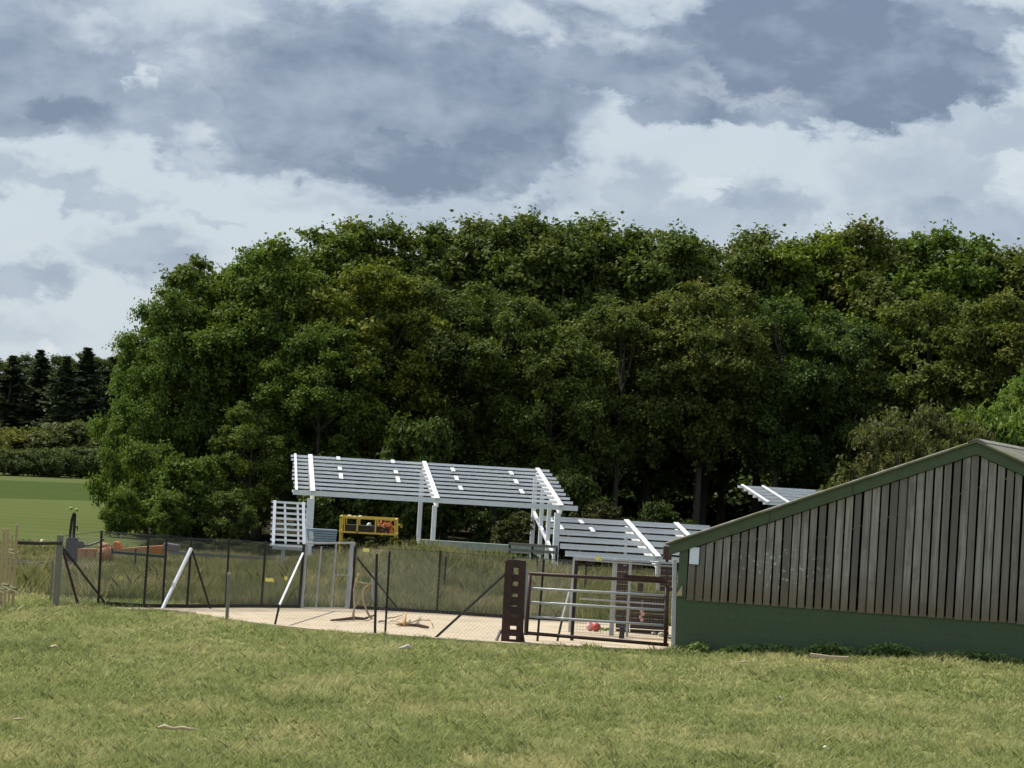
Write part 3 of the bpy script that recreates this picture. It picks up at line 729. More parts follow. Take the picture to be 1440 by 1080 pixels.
solo(mb, 'steel_stack', BLUESTEEL, 'low stack of blue-grey steel lengths between slatted rack and yellow cage', 'stack')
mb = MB(); a, b = P(588, 760, 107.), P(764, 770.8, 107.9); mb.bar((a.x, a.y, a.z-.1), (b.x, b.y, b.z-.1), .25, .30); solo(mb, 'ground_beam', PALECON, 'long pale lichened concrete beam lying under the largest shelter frame', 'beam', bevel=.02)
rk2 = thing('rail_stack', P(750, 775, 101), 'low dark stack of two grey rails lying near the brown tower top', 'rail stack')
for y in (767, 775):
    mb = MB(); mb.bar(P(715, y-2.3, 100.5), P(785, y+2.3, 100.5), .12, .095); mb.build('rail', GREYWOOD, rk2)
for x in (717, 749, 783):
    mb = MB(); mb.bar(P(x, 763+(x-715)*.06, 100.6), P(x-1, 790, 100.6), .08); mb.build('bearer', DARKWOOD, rk2)

# yellow cage
cd = 100.; c_ = lambda x, y, dd=0.: P(x, y, cd+dd)
cg = thing('steel_cage', c_(515, 790), 'yellow steel basket cage holding orange netting in the tall weeds', 'cage')
mb = MB()
for dd in (0, 1.0):
    sh = 3 if dd else 0
    for a, b, w in (((478, 727), (556, 731.5), .06), ((477.5, 747.5), (556, 752), .055), ((479, 726), (477, 790), .06), ((556, 731), (554.5, 790), .06), ((503, 728), (502, 750), .055), ((528.5, 730), (527.5, 751.5), .05), ((484.5, 728), (484, 748), .035)):
        mb.bar(c_(a[0]+sh, a[1]-sh*.6, dd), c_(b[0]+sh, b[1]-sh*.6, dd), w)
for x, y in ((478.5, 727), (556, 731.5), (477.5, 747.5), (556, 752)): mb.bar(c_(x, y), c_(x+3, y-1.8, 1.0), .05)
mb.build('frame', YELLOW, cg)
mb = MB(); mb.bar(c_(556, 737), c_(565, 738.5), .06); mb.bar(c_(564.5, 737), c_(564.5, 742), .06); mb.build('side_lug', YELLOW, cg)
mb = MB()
for x, y, r in ((492, 727, .06), (507, 727.5, .05), (499, 728, .04)): mb.ball(c_(x, y-.8, .2), (r*1.5, r, r), 8, 6, wob=.15)
mb.build('top_lump', CREAM, cg)
mb = MB()
for i in range(120):
    a = c_(rnd.uniform(532, 552), rnd.uniform(734, 751), rnd.uniform(.15, .8)); b = a+Vector((rnd.uniform(-.12, .12), rnd.uniform(-.1, .1), rnd.uniform(-.1, .1)))
    mb.bar(a, b, .03, .012)
nb = solo(mb, 'netting_bundle', ORNET, 'crumpled orange netting bundled inside the yellow cage', 'netting')
mb = MB(); mb.ball(c_(519, 740, .5), (.1, .1, .13), 10, 8, wob=.08); solo(mb, 'plastic_drum', GALV, 'small grey tub inside the yellow cage', 'tub', smooth=True)
mb = MB(); mb.box(c_(515, 745, .55), (1.6, .7, .30)); solo(mb, 'plank_pile', DARKWOOD, 'dark timber pile filling the yellow cage floor', 'timber pile')

# machinery far left
md = 92.; m_ = lambda x, y, dd=0.: P(x, y, md+dd)
mc = thing('post_driver', m_(101, 810), 'dark upright machine with forked mast and green tips behind the thick timber post', 'machine')
mb = MB(); mb.bar(m_(100, 815), m_(103, 756), .30, .3); mb.bar(m_(94.5, 788), m_(96.5, 757), .12, .25); mb.build('body', MACH, mc, bevel=.02)
mb = MB(); mb.bar(m_(98, 757), m_(101, 731), .07, .1); mb.bar(m_(101, 731), m_(104, 722), .07, .1); mb.build('mast', BLACK, mc)
mb = MB(); mb.bar(m_(103.5, 757), m_(105.5, 722), .08, .1); mb.build('mast', BLACK, mc)
mb = MB(); mb.tube([m_(100.5, 732), m_(103.6, 721), m_(105.5, 720)], .03, 6); mb.ball(m_(100, 715), (.06, .06, .05), 8, 6); mb.ball(m_(108, 717), (.06, .06, .05), 8, 6); mb.build('tip', LIME, mc)
mb = MB(); mb.box(m_(112, 766), (.22, .3, .22)); mb.bar(m_(104, 742), m_(109, 740), .04); mb.bar(m_(109, 740), m_(108.5, 746), .04); mb.bar(m_(105, 765), m_(111, 767), .15); mb.build('motor', MACH, mc, bevel=.01)
mb = MB(); mb.tube([m_(114, 768), m_(126, 766.5), m_(139, 762), m_(146, 758)], .03, 6); mb.build('hose', BLACK, mc)
od = 97.; o_ = lambda x, y, dd=0.: P(x, y, od+dd)
im = thing('farm_implement', o_(190, 800), 'orange trailed farm implement with a pointed hopper standing behind the black fence', 'farm machine')
mb = MB(); mb.prism([o_(157, 774), o_(229, 779), o_(230, 767), o_(200, 769), o_(172, 771.5), o_(158, 771)], (0, .7, 0)); mb.build('body', DULLOR, im)
mb = MB(); mb.prism([o_(159, 771, .1), o_(172.5, 772, .1), o_(167, 762.5, .1), o_(159.5, 761.5, .1)], (0, .55, 0)); mb.build('hopper', ORANGE, im, bevel=.02)
mb = MB(); mb.prism([o_(211, 777, -.02), o_(229, 778.5, -.02), o_(229, 768, -.02), o_(212, 769.5, -.02)], (0, .01, 0)); mb.build('end_plate', ORANGE, im)
mb = MB(); mb.bar(o_(152, 776), o_(232, 783), .1, .08); mb.bar(o_(158, 772), o_(153, 804), .08); mb.bar(o_(191, 772), o_(190, 806), .06); mb.build('chassis', MACH, im)
def wheel(c, r, w, parent):
    mb = MB(); ring = [c+Vector((0, w*(k/5-.5), 0)) for k in range(6)]
    mb.tube([c+Vector((0, -w/2, 0)), c+Vector((0, -w*.35, 0)), c+Vector((0, w*.35, 0)), c+Vector((0, w/2, 0))], [r*.86, r, r, r*.86], 20)
    wh = mb.build('wheel', TYRE, parent, smooth=False); mb = MB(); mb.tube([c+Vector((0, -w/2-.02, 0)), c+Vector((0, -w/2+.03, 0))], r*.5, 14); mb.build('rim', DULLOR, wh)
mb = MB(); mb.tube([o_(146.5, 770), o_(151, 787)], .22, 12); mb.ball(o_(147, 768), (.2, .2, .12), 12, 8); mb.build('drum', DULLOR, im, smooth=True)
mb = MB(); mb.bar(o_(230, 768), o_(252, 771.5), .4, .25); mb.build('tank', mat('dull_pink_grey_plastic', (.20, .16, .15), (.14, .12, .11), 6, .6), im, bevel=.04)
for i, (x, lab) in enumerate(((115, 'pale orange tub nearest the dark upright machine'), (128, 'pale orange tub between its twin and the orange farm machine'))):
    p = o_(x, 784); mb = MB(); mb.tube([p, p+Vector((0, 0, .28))], [.16, .19], 14); mb.tube([p+Vector((0, 0, .26)), p+Vector((0, 0, .30))], .205, 14)
    solo(mb, 'plastic_tub', DULLOR, lab, 'tub', 'pale orange tubs')
rf = thing('rail_fence', P(290, 785, 103.5), 'dull grey post and rail fence in the shade behind the tall grass', 'fence')
mb = MB(); mb.bar(P(236, 777, 103), P(432, 789, 104), .08, .11); mb.build('rail', GREYWOOD, rf)
for x in (262, 290, 312, 352, 412):
    y = 777+(x-236)*.061; mb = MB(); mb.bar(P(x, y-4, 103.2), P(x-1.4, y+26, 103.2), .09); mb.build('post', GREYWOOD, rf)

# lawn litter
def litter(name, px, py, pts_, r, m, lab, cat):
    p = G(px, py, .07); mb = MB(); mb.tube([p+Vector((x, y, z+.03)) for x, y, z in pts_], r, 7); solo(mb, name, m, lab, cat, smooth=True, loc=p)
litter('stick', 75, 917, [(-.13, 0, .05), (-.03, .05, .07), (.03, 0, .09), (.12, -.03, .05)], [.012, .03, .035, .012], PALEWOOD, 'short crooked pale stick lying far out in the lawn below the stakes', 'stick')
litter('stick', 250, 1033, [(-.29, 0, .05), (-.2, .03, .07), (-.08, 0, .05), (.06, .04, .07), (.16, 0, .06), (.28, .02, .05)], [.02, .035, .022, .024, .018, .008], PALEWOOD, 'long wavy pale stick lying in the lawn closest to the camera', 'stick')
litter('stick', 571, 918, [(-.18, 0, .05), (-.08, .04, .07), (.03, 0, .11), (.12, .02, .06)], [.014, .03, .055, .02], STONE, 'stubby whitish stick on the lawn below the slim black posts', 'stick')
litter('stick', 1047, 937, [(-.12, 0, .05), (0, .04, .07), (.12, 0, .05)], [.012, .022, .010], PALEWOOD, 'small faint stick in the lawn below the barn weeds', 'stick')
litter('stick', 27, 1021, [(-.1, 0, .06), (0, .02, .07), (.1, 0, .06)], [.01, .018, .008], PALEWOOD, 'tiny pale stick at the bottom corner of the lawn', 'stick')
for px, py, lab in ((1097, 988, 'tiny white feather-like scrap on the lawn below the long plank'), (1160, 1060, 'white scrap in the lawn closest to the lower edge of the photo')):
    p = G(px, py); mb = MB(); mb.ball(p+Vector((0, 0, .10)), (.035, .03, .03), 9, 6, wob=.2); mb.ball(p+Vector((.03, 0, .085)), (.04, .02, .015), 8, 5, wob=.2); solo(mb, 'paper_scrap', CREAM, lab, 'scrap', smooth=True, loc=p)
p = G(1166, 922, .30); mb = MB(); a = P(1139, 920.5, p.y); b = P(1193, 925.5, p.y-.15); mb.bar(a, (a+b)/2+Vector((0, 0, -.02)), .16, .07); mb.bar((a+b)/2+Vector((0, 0, -.021)), b, .158, .068); solo(mb, 'plank', PALEWOOD, 'pale warped plank lying in weeds at the foot of the barn wall', 'plank')

# ------------------------------------------------------------------ foliage
def frame_quads(C, N, L, Wd, rng, shape=.55):
    """leaf sprays: a pointed folded pair of triangles per centre"""
    n = len(C); T = rng.normal(size=(n, 3)); T -= (T*N).sum(1, keepdims=True)*N; T /= np.linalg.norm(T, axis=1, keepdims=True)+1e-9
    Bt = np.cross(N, T); L = L[:, None]; Wd = Wd[:, None]
    V = np.stack([C-T*L*.5, C+Bt*Wd*.5+N*Wd*.12, C+T*L*.5-N*L*.10, C-Bt*Wd*.5+N*Wd*.12], 1).reshape(-1, 3)
    return V, np.arange(n*4).reshape(-1, 4)
def norm(a): return a/(np.linalg.norm(a, axis=1, keepdims=True)+1e-9)
def crown_mesh(name, H, R, hb, seed, nclump, leaves, m, lsize=.34, flat=.62, top=.62, low=1.0, clump=(.20, .34)):
    """clumps of leaf sprays spread over a domed crown; returns mesh and some limb targets"""
    rng = np.random.default_rng(seed)
    zc = hb+(H-hb)*.5; cs = []; rs = []
    while len(cs) < nclump:
        d = rng.normal(size=3); d /= np.linalg.norm(d); rad = rng.uniform(.45, .92)**.7
        f = 1.0 if d[2] > 0 else low
        p = np.array([d[0]*R*rad*f, d[1]*R*rad*f, zc+d[2]*(H-hb)*.5*rad])
        sq = (abs(d[2]))**.5; p[:2] *= (1+.18*(1-sq))
        cs.append(p); rs.append(R*rng.uniform(*clump))
    cs = np.array(cs); rs = np.array(rs)
    over = cs[:, 2]+rs*flat*.9-H; cs[:, 2] -= np.maximum(over, 0)
    w = rs**2/np.sum(rs**2); C = []; N = []; TI = []
    for i in range(nclump):
        k = int(1.15*leaves*w[i]); nt_ = max(10, int(26*rs[i]/1.1))
        # twigs fan out from the bough; leaf sprays sit along them, thicker to the tip
        td = norm(rng.normal(size=(nt_, 3))+np.array([0, 0, .25])); flip = (td[:, 2] < -.25) & (rng.random(nt_) < .75); td[flip, 2] *= -1
        tl = rs[i]*rng.uniform(.55, 1.18, nt_); j = rng.integers(nt_, size=k); u = rng.random(k)**.55
        d = td[j]; c = d*(tl[j]*u)[:, None]*np.array([1, 1, flat+.12]); c[:, 2] -= .12*rs[i]*u**2
        c += rng.normal(size=(k, 3))*(.10*rs[i]*(.6+u))[:, None]*np.array([1, 1, .8]); C.append(cs[i]+c)
        N.append(norm(d*.45+np.array([0, 0, .55])+rng.normal(size=(k, 3))*.55)); tv = rng.random(nt_)
        TI.append(np.clip(rng.uniform(0, 1)*.35+tv[j]*.35+rng.uniform(0, .35, k), 0, 1))
    C = np.concatenate(C); N = np.concatenate(N); TI = np.concatenate(TI)
    L = rng.uniform(.7, 1.35, len(C))*lsize; V, Fc = frame_quads(C, N, L, L*rng.uniform(.5, .75, len(C)), rng)
    me = np_mesh(name, V, Fc, np.repeat(TI, 4), m); return me, cs, rs
def trunk_mb(H, r, hb, cs, seed, nl=14):
    rr = random.Random(seed); mb = MB(); x = y = 0; pts = []; rad = []
    for i in range(8):
        t = i/7; z = H*.80*t; pts.append((x, y, z-.2)); rad.append(r*(1-.8*t)*(1.35 if i == 0 else 1)); x += rr.uniform(-.12, .12); y += rr.uniform(-.12, .12)
    mb.tube(pts, rad, 10)
    idx = list(range(len(cs))); rr.shuffle(idx)
    for j in idx[:nl]:
        e = Vector(cs[j]); z0 = max(hb*.6, min(e.z*.75, H*.7)); k = min(7, z0/(H*.80)*7); a, b = int(k), min(7, int(k)+1)
        s = Vector(pts[a]).lerp(Vector(pts[b]), k-a); mid = s.lerp(e, .5)+Vector((0, 0, -.25))
        mb.tube([s, mid, e], [r*.32, r*.2, r*.06], 6)
    return mb
protos = {}
def add_tree(key, name, p, H, Rs, rz, label, cat, group, tint, sz=1.):
    """key picks a prototype (crown mesh + trunk mesh) drawn for unit height Hp"""
    crown, tr, Hp = protos[key]
    root = thing(name, p, label, cat, group); s = H/Hp
    root.scale = (s*Rs, s*Rs, s); root.rotation_euler.z = rz
    for nm, me in (('trunk', tr), ('crown', crown)):
        o = bpy.data.objects.new(nm, me); COL.objects.link(o); o.parent = root
        if nm == 'crown': o.color = (*tint, 1)
    return root
def proto(key, H, R, hb, seed, nclump, leaves, m=LEAF, nl=14, tr=.26, **k):
    me, cs, rs = crown_mesh(key+'_crown', H, R, hb, seed, nclump, leaves, m, **k)
    tb = trunk_mb(H, tr, hb, cs, seed, nl); t = bpy.data.meshes.new(key+'_trunk'); t.from_pydata(tb.v, [], tb.f); t.materials.append(BARK)
    protos[key] = (me, t, H)
proto('oak', 15., 4.9, .3, 11, 114, 52700, low=1.15, lsize=.235, clump=(.16, .32))
proto('lime', 16., 4.3, 2.6, 12, 102, 45900, low=.85, lsize=.235, clump=(.16, .32))
proto('ash', 16.5, 4.5, 4.4, 13, 97, 42500, low=.8, lsize=.235, clump=(.16, .32))
proto('beech', 16., 4.6, 3.2, 14, 106, 47600, low=.95, lsize=.235, clump=(.16, .32))
proto('sycamore', 16., 4.4, 5.0, 15, 89, 37400, low=.8, lsize=.235, clump=(.16, .32))
proto('thicket', 6., 3.1, 0., 16, 50, 15000, tr=.09, clump=(.26, .42), lsize=.28)
proto('hawthorn', 5., 3.0, .2, 17, 90, 20000, SHRUB, tr=.10, clump=(.16, .28), lsize=.17, low=1.05)
proto('elder', 4., 2.0, .1, 18, 45, 6500, SHRUB, tr=.06, clump=(.18, .32), lsize=.22)
proto('hedge', 4., 3.4, 0., 19, 60, 9000, SHRUB, tr=.07, clump=(.28, .42), lsize=.36, low=1.2)
def pine_proto(key, H, R, seed):
    rng = np.random.default_rng(seed); C = []; N = []; cs = []
    z = 1.0
    while z < H:
        t = z/H; r = R*((1-t)**.95)*rng.uniform(.4, 1.25)+.03; k = 9
        for j in range(k):
            an = rng.uniform(0, 6.28); d = np.array([math.cos(an), math.sin(an), rng.uniform(-.1, .35)+t*.9]); L = r*rng.uniform(.7, 1.1)
            s = np.linspace(.12, 1, 26)[:, None]; c = np.array([0, 0, z])+d*L*s+rng.normal(size=(26, 3))*.10*(1+R*.12)*min(1, 2.2*(1-t)+.15); c[:, 2] -= (s[:, 0]**2)*L*.18*(1-t)
            C.append(c); N.append(norm(np.array([[0, 0, 1.]])+rng.normal(size=(26, 3))*.5))
        z += H*.022+.12
    C = np.concatenate(C); N = np.concatenate(N); L = rng.uniform(.3, .65, len(C))
    V, Fc = frame_quads(C, N, L, L*.45, rng); me = np_mesh(key+'_crown', V, Fc, np.repeat(rng.random(len(C)), 4), NEEDLE)
    tb = trunk_mb(H, .22, 2, np.zeros((0, 3)), seed, 0); tb.tube([(0, 0, H*.75), (0, 0, H*.98)], [.06, .02], 6); t = bpy.data.meshes.new(key+'_trunk'); t.from_pydata(tb.v, [], tb.f); t.materials.append(BARK)
    protos[key] = (me, t, H)
pine_proto('pine', 15., 3.6, 31); pine_proto('spruce', 15., 3.0, 32)

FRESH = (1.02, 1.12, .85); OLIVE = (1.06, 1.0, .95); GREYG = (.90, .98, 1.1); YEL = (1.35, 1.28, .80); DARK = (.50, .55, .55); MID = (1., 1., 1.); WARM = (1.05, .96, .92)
def hz(px, py, d): return P(px, py, d).z
def wood(key, px, d, top, rs, tint, label, group='trees of the broadleaf wood'):
    H = hz(px, top, d); p = P(px, 780, d); px2 = px-(.0594)*(700-top)*.0
    add_tree(key, 'broadleaf_tree', (p.x, d, float(gz(p.x, d))-.05), H, rs, rnd.uniform(0, 6.28), label, 'tree', group, tuple(c*rnd.uniform(.93, 1.07) for c in tint))
W1 = [
 ('oak', 214, 137, 400, .68, FRESH, 'outermost tree of the wood, leafy to the ground beside the open field'),
 ('oak', 278, 139, 350, .82, FRESH, 'fresh green tree stepping up from the outer edge of the wood'),
 ('beech', 358, 138, 333, .92, FRESH, 'round dark-topped tree above the small slatted rack'),
 ('lime', 242, 143, 368, .78, FRESH, 'steep-sided tree filling the shoulder between the two outermost crowns'),
 ('lime', 505, 137, 362, 1.0, YEL, 'yellowish tree whose crown lights up above the large frame\'s gable end'),
 ('beech', 440, 134, 450, .95, FRESH, 'tree with low branches directly behind the top edge of the large frame'),
 ('oak', 345, 132.5, 560, .92, FRESH, 'low bushy tree drooping to the fence behind the slatted rack'),
 ('beech', 590, 138, 395, .85, MID, 'mid green tree behind the middle of the large white frame'),
 ('ash', 690, 138, 385, .9, OLIVE, 'olive tree with ragged sprays behind the large frame\'s middle posts'),
 ('beech', 765, 136, 455, .88, WARM, 'brownish feathery tree rising behind the far end of the large frame'),
 ('ash', 862, 138, 400, .90, WARM, 'brown-tinged tree behind the gap between the two white frames'),
 ('sycamore', 975, 138.5, 385, .92, OLIVE, 'olive tree with drooping boughs over the dark hollow in the wood'),
 ('sycamore', 1075, 140, 410, .9, GREYG, 'grey-green tree with open layered sprays beside the dark hollow'),
 ('ash', 1185, 140, 425, .9, GREYG, 'dark layered tree behind the long slope of the barn roof'),
 ('lime', 1290, 139, 400, .95, OLIVE, 'dense tree rising behind the hawthorn bush'),
 ('beech', 1400, 138, 410, 1., OLIVE, 'dense tree rising behind the barn ridge')]
for a in W1: wood(*a)
W2 = [('oak', 358, 147, 338, .98), ('beech', 455, 147, 308, .98), ('lime', 535, 148, 303, .98), ('beech', 620, 149, 303, .98), ('lime', 700, 148, 288, .98), ('ash', 762, 149, 292, .98),
      ('beech', 830, 149, 303, .98), ('lime', 905, 148, 312, .98), ('ash', 985, 149, 321, .98), ('beech', 1060, 149, 321, .98), ('lime', 1135, 148, 314, .98), ('beech', 1205, 149, 311, .98),
      ('lime', 1285, 148, 309, .98), ('ash', 1352, 149, 328, .98), ('beech', 1425, 148, 342, .98), ('lime', 1505, 148, 345, .98)]
L2 = ['narrow dark-leaved top on the falling shoulder of the wood', 'rounded top where the wood skyline levels off above the shoulder', 'pale olive top just past the levelling of the skyline', 'dark top beside a small notch above the large frame',
      'tallest top of the whole wood skyline', 'twin top just past the tallest crown', 'separate domed top past a notch after the tallest crowns', 'brownish ragged top past the separate dome', 'small knobbly top where sky shows in a nick',
      'dark knobbly top over the dark hollow', 'yellow-green top over the barn roof slope', 'reddish-green top between two brighter crowns', 'bright green top high behind the hawthorn bush', 'olive top falling away past the bright green crown', 'last visible top above the barn ridge', 'tree top at the very edge of the picture above the barn']
for i, (k, px, d, t, rs) in enumerate(W2): wood(k, px, d, t, rs, (FRESH, FRESH, OLIVE, MID, MID, OLIVE, MID, WARM, WARM, MID, YEL, WARM, FRESH, OLIVE, OLIVE, MID)[i], L2[i])
for i, px in enumerate(range(330, 1620, 85)):
    wood(('sycamore', 'beech', 'lime')[i % 3], px, 160+rnd.uniform(-3, 3), (352 if px < 420 else 325)+rnd.uniform(0, 22)+(25 if px > 1380 else 0), .8, OLIVE, 'tree deep inside the wood showing only between nearer crowns', 'trees deep inside the wood')
# understorey
def shrub(key, name, px, d, top, rs, tint, label, cat='bush', group=None):
    p = P(px, 780, d); z = float(gz(p.x, d)); add_tree(key, name, (p.x, d, z-.03), hz(px, top, d)-z, rs, rnd.uniform(0, 6.28), label, cat, group, tint)
for i, px in enumerate(range(420, 1560, 95)):
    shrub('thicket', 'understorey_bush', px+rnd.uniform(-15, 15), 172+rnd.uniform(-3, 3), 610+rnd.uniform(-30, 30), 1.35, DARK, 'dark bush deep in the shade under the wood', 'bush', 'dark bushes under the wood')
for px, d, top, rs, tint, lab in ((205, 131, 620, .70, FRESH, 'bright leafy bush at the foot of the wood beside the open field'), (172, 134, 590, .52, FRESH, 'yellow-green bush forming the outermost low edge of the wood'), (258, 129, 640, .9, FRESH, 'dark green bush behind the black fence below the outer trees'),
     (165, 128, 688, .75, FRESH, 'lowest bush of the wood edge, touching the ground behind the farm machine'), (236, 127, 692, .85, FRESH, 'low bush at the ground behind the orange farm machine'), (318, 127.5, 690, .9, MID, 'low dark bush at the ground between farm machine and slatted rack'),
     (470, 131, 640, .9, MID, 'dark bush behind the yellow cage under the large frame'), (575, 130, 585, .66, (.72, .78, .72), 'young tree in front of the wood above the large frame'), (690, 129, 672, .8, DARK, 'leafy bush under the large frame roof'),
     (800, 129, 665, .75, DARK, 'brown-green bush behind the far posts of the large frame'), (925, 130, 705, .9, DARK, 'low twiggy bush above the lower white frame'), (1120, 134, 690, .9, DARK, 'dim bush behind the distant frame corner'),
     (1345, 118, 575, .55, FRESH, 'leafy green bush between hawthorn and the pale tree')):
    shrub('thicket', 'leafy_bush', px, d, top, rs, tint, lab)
shrub('hawthorn', 'hawthorn_bush', 1252, 104, 565, .56, (1.02, 1.0, .95), 'rounded olive hawthorn bush rising behind the barn roof slope')
shrub('hawthorn', 'hawthorn_bush', 1312, 107, 560, .52, (1.05, 1.02, .9), 'second hawthorn bush with a yellower top, nearer the barn ridge')
shrub('oak', 'pale_tree', 1450, 112, 462, .58, (1.45, 1.6, 1.45), 'pale light green tree at the picture edge beyond the barn ridge', 'tree')
shrub('thicket', 'pale_shrub', 1402, 110, 572, .50, (1.35, 1.5, 1.3), 'pale green shrub behind the barn ridge below the pale tree')
shrub('elder', 'elder_bush', 728, 121, 714, .95, (.7, .7, .66), 'arching shrub under the far end of the large frame roof')
shrub('elder', 'elder_bush', 840, 123, 700, .9, (.55, .54, .5), 'loose twiggy shrub showing above the lower white frame')
for px, top, lab in ((490, 753, 'leafy weed clump in front of the yellow cage legs'), (522, 757, 'weed clump below the middle of the yellow cage'), (556, 752, 'tall weed clump at the lug end of the yellow cage'), (583, 757, 'weed clump between yellow cage and shelter posts')):
    shrub('elder', 'nettle_clump', px, 98.3, top, .75, (1.25, 1.15, .95), lab, 'weeds')
for px, top, lab in ((222, 756, 'low dark bush added as tree shade behind the orange hopper'), (272, 760, 'low dark bush added as tree shade behind the white brace'), (318, 757, 'low dark bush added as tree shade behind the short olive post'), (366, 762, 'low dark bush added as tree shade just before the slatted rack'), (415, 764, 'low dark bush added as tree shade under the slatted rack')):
    shrub('thicket', 'shade_bush', px, 113.5, top, 2.1, DARK, lab, 'bush')  # dark bushes added to stand in for tree shade on the ground
# far tree line
for i, (k, px, top, rs, lab) in enumerate((('spruce', -40, 503, .9, 'far conifer half out of the picture'), ('pine', 8, 501, .9, 'far dark conifer with a flat blunt top'), ('spruce', 47, 493, .9, 'far conifer with two spiky points'), ('pine', 84, 502, .85, 'lower far conifer between the spiky ones'),
        ('spruce', 113, 490, .95, 'tallest far conifer with a jagged top'), ('pine', 150, 503, .9, 'far conifer touching the broadleaf wood'), ('pine', 190, 500, .9, 'far conifer hidden mostly behind the wood edge'))):
    d = 352+i % 3*5; p = P(px, 660, d); add_tree(k, 'conifer', (p.x, d, 0), hz(px, top, d), rs*2.3, i*1.3, lab, 'tree', 'far conifers', (1.15, 1.2, 1.2))
for i, px in enumerate((-60, -20, 20, 62, 105, 150, 190)):
    d = 368; p = P(px, 660, d); add_tree(('beech', 'oak', 'lime')[i % 3], 'broadleaf_tree', (p.x, d, 0), hz(px, (494, 500, 495, 499, 491, 497, 494)[i], d), 1.15, i*2.1, 'dark far tree filling the gaps behind the conifers', 'tree', 'dark far trees behind the conifers', (.70, .76, .85))  # dark tint puts cloud shade into the leaf colour
for i, (px, top, lab) in enumerate(((-15, 612, 'far bush with smooth top at the picture edge'), (38, 600, 'yellow-green far bush below the conifers'), (85, 604, 'far grey-green bush below the tallest conifer'), (128, 592, 'tall far bush touching the wood edge'), (170, 600, 'far bush mostly hidden by the wood'))):
    d = 330; p = P(px, 660, d); add_tree('hedge', 'field_bush', (p.x, d, 0), hz(px, top, d), 1.1, i*1.7, lab, 'bush', 'far bushes below the conifers', ((1, 1.1, .9), (1.35, 1.3, .8), (1., 1.05, 1.), (.9, .95, .9), (1, 1, 1))[i])
for i, px in enumerate((-38, -8, 22, 52, 82, 112, 142, 172)):
    d = 300+i*3.5; p = P(px, 668, d); add_tree('hedge', 'hedge_bush', (p.x, d, 0), hz(px, 628+(i*7 % 5), d), .95, i*2.3, 'clipped hedge bush along the far edge of the green field', 'hedge', 'far field hedge', (.85, .98, .85))

# ------------------------------------------------------------------ grass
rng = np.random.default_rng(5)
def blades(X, Y, Z, h, w, lean, rng):
    n = len(X); an = rng.uniform(0, 6.283, n); la = rng.uniform(0, 6.283, n); l = h*lean*rng.uniform(.2, 1., n)
    bx, by = np.cos(an)*w/2, np.sin(an)*w/2
    tx, ty = np.cos(la)*l, np.sin(la)*l
    V = np.stack([np.stack([X-bx, Y-by, Z], 1), np.stack([X+bx, Y+by, Z], 1), np.stack([X+bx*.7+tx*.35, Y+by*.7+ty*.35, Z+h*.55], 1), np.stack([X+tx, Y+ty, Z+h], 1), np.stack([X-bx*.7+tx*.35, Y-by*.7+ty*.35, Z+h*.55], 1)], 1).reshape(-1, 3)
    return V
def grass_obj(name, X, Y, h, w, lean, m, base=-.01, tall=False, tint=None, age=None):
    n = len(X); Z = gz(X, Y)+base; V = blades(X, Y, Z, h, w, lean, rng)
    Fc = np.arange(n*5).reshape(-1, 5); r = rng.random(n) if tint is None else tint
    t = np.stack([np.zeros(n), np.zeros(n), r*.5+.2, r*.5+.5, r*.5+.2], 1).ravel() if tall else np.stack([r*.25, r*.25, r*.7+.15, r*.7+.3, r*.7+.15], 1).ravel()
    me = np_mesh(name, V, Fc, t, m, np.repeat(rng.random(n)**2 if age is None else age, 5)); o = bpy.data.objects.new(name, me); COL.objects.link(o); tag(o, kind='stuff'); return o
# lawn: tufts of blades
n = 46000; B = 9
Y = 33.5*np.exp(rng.random(n)*math.log(77/33.5)); X = (rng.random(n)*2-1)*(.205*Y+.8)
pat = np.sin(X*1.3+np.sin(Y*.7)*2)+np.sin(Y*.9+X*.4)
th = rng.uniform(.06, .15, n)*(1+.16*pat); tt = rng.random(n); ta = rng.random(n)**2.2
lush = np.zeros(n)
for i in range(34):                                   # dung-fed lush clumps and trodden hollows
    cy = 34*math.exp(rng.random()*.78); cx = (rng.random()*2-1)*.19*cy; sx, sy = rng.uniform(.25, .8), rng.uniform(.5, 1.6)
    lush += (1 if i % 3 else -.8)*np.exp(-((X-cx)/sx)**2-((Y-cy)/sy)**2)
lush = np.clip(lush, -.7, 1); th *= 1+.55*lush; ta *= 1-np.clip(lush, 0, 1)*.9; tt = np.clip(tt-.35*np.clip(lush, 0, 1), 0, 1)
rad = rng.uniform(.02, .09, n)
def per(a): return np.repeat(a, B)
X = per(X)+rng.normal(size=n*B)*per(rad); Y = per(Y)+rng.normal(size=n*B)*per(rad)*1.3
h = per(th)*rng.uniform(.55, 1.2, n*B); tint = np.clip(per(tt)*.65+rng.random(n*B)*.35, 0, 1); age = np.clip(per(ta)*.7+rng.random(n*B)**3*.5, 0, 1)
ok = ~in_poly(X+rng.normal(size=n*B)*.03+per(rng.normal(size=n))*.13, Y+per(rng.normal(size=n))*.22, APRON) & ~in_poly(X, Y, BARN_POLY)
X, Y, h, tint, age = X[ok], Y[ok], h[ok], tint[ok], age[ok]; n = len(X)
w = rng.uniform(.012, .030, n)*np.clip(Y/50, .8, 1.3)
o = grass_obj('meadow_grass', X, Y, h, w, 1.45, GRASS, tint=tint, age=age); tag(o, 'short sunlit meadow grass with dry patches in front of the yard', 'grass')
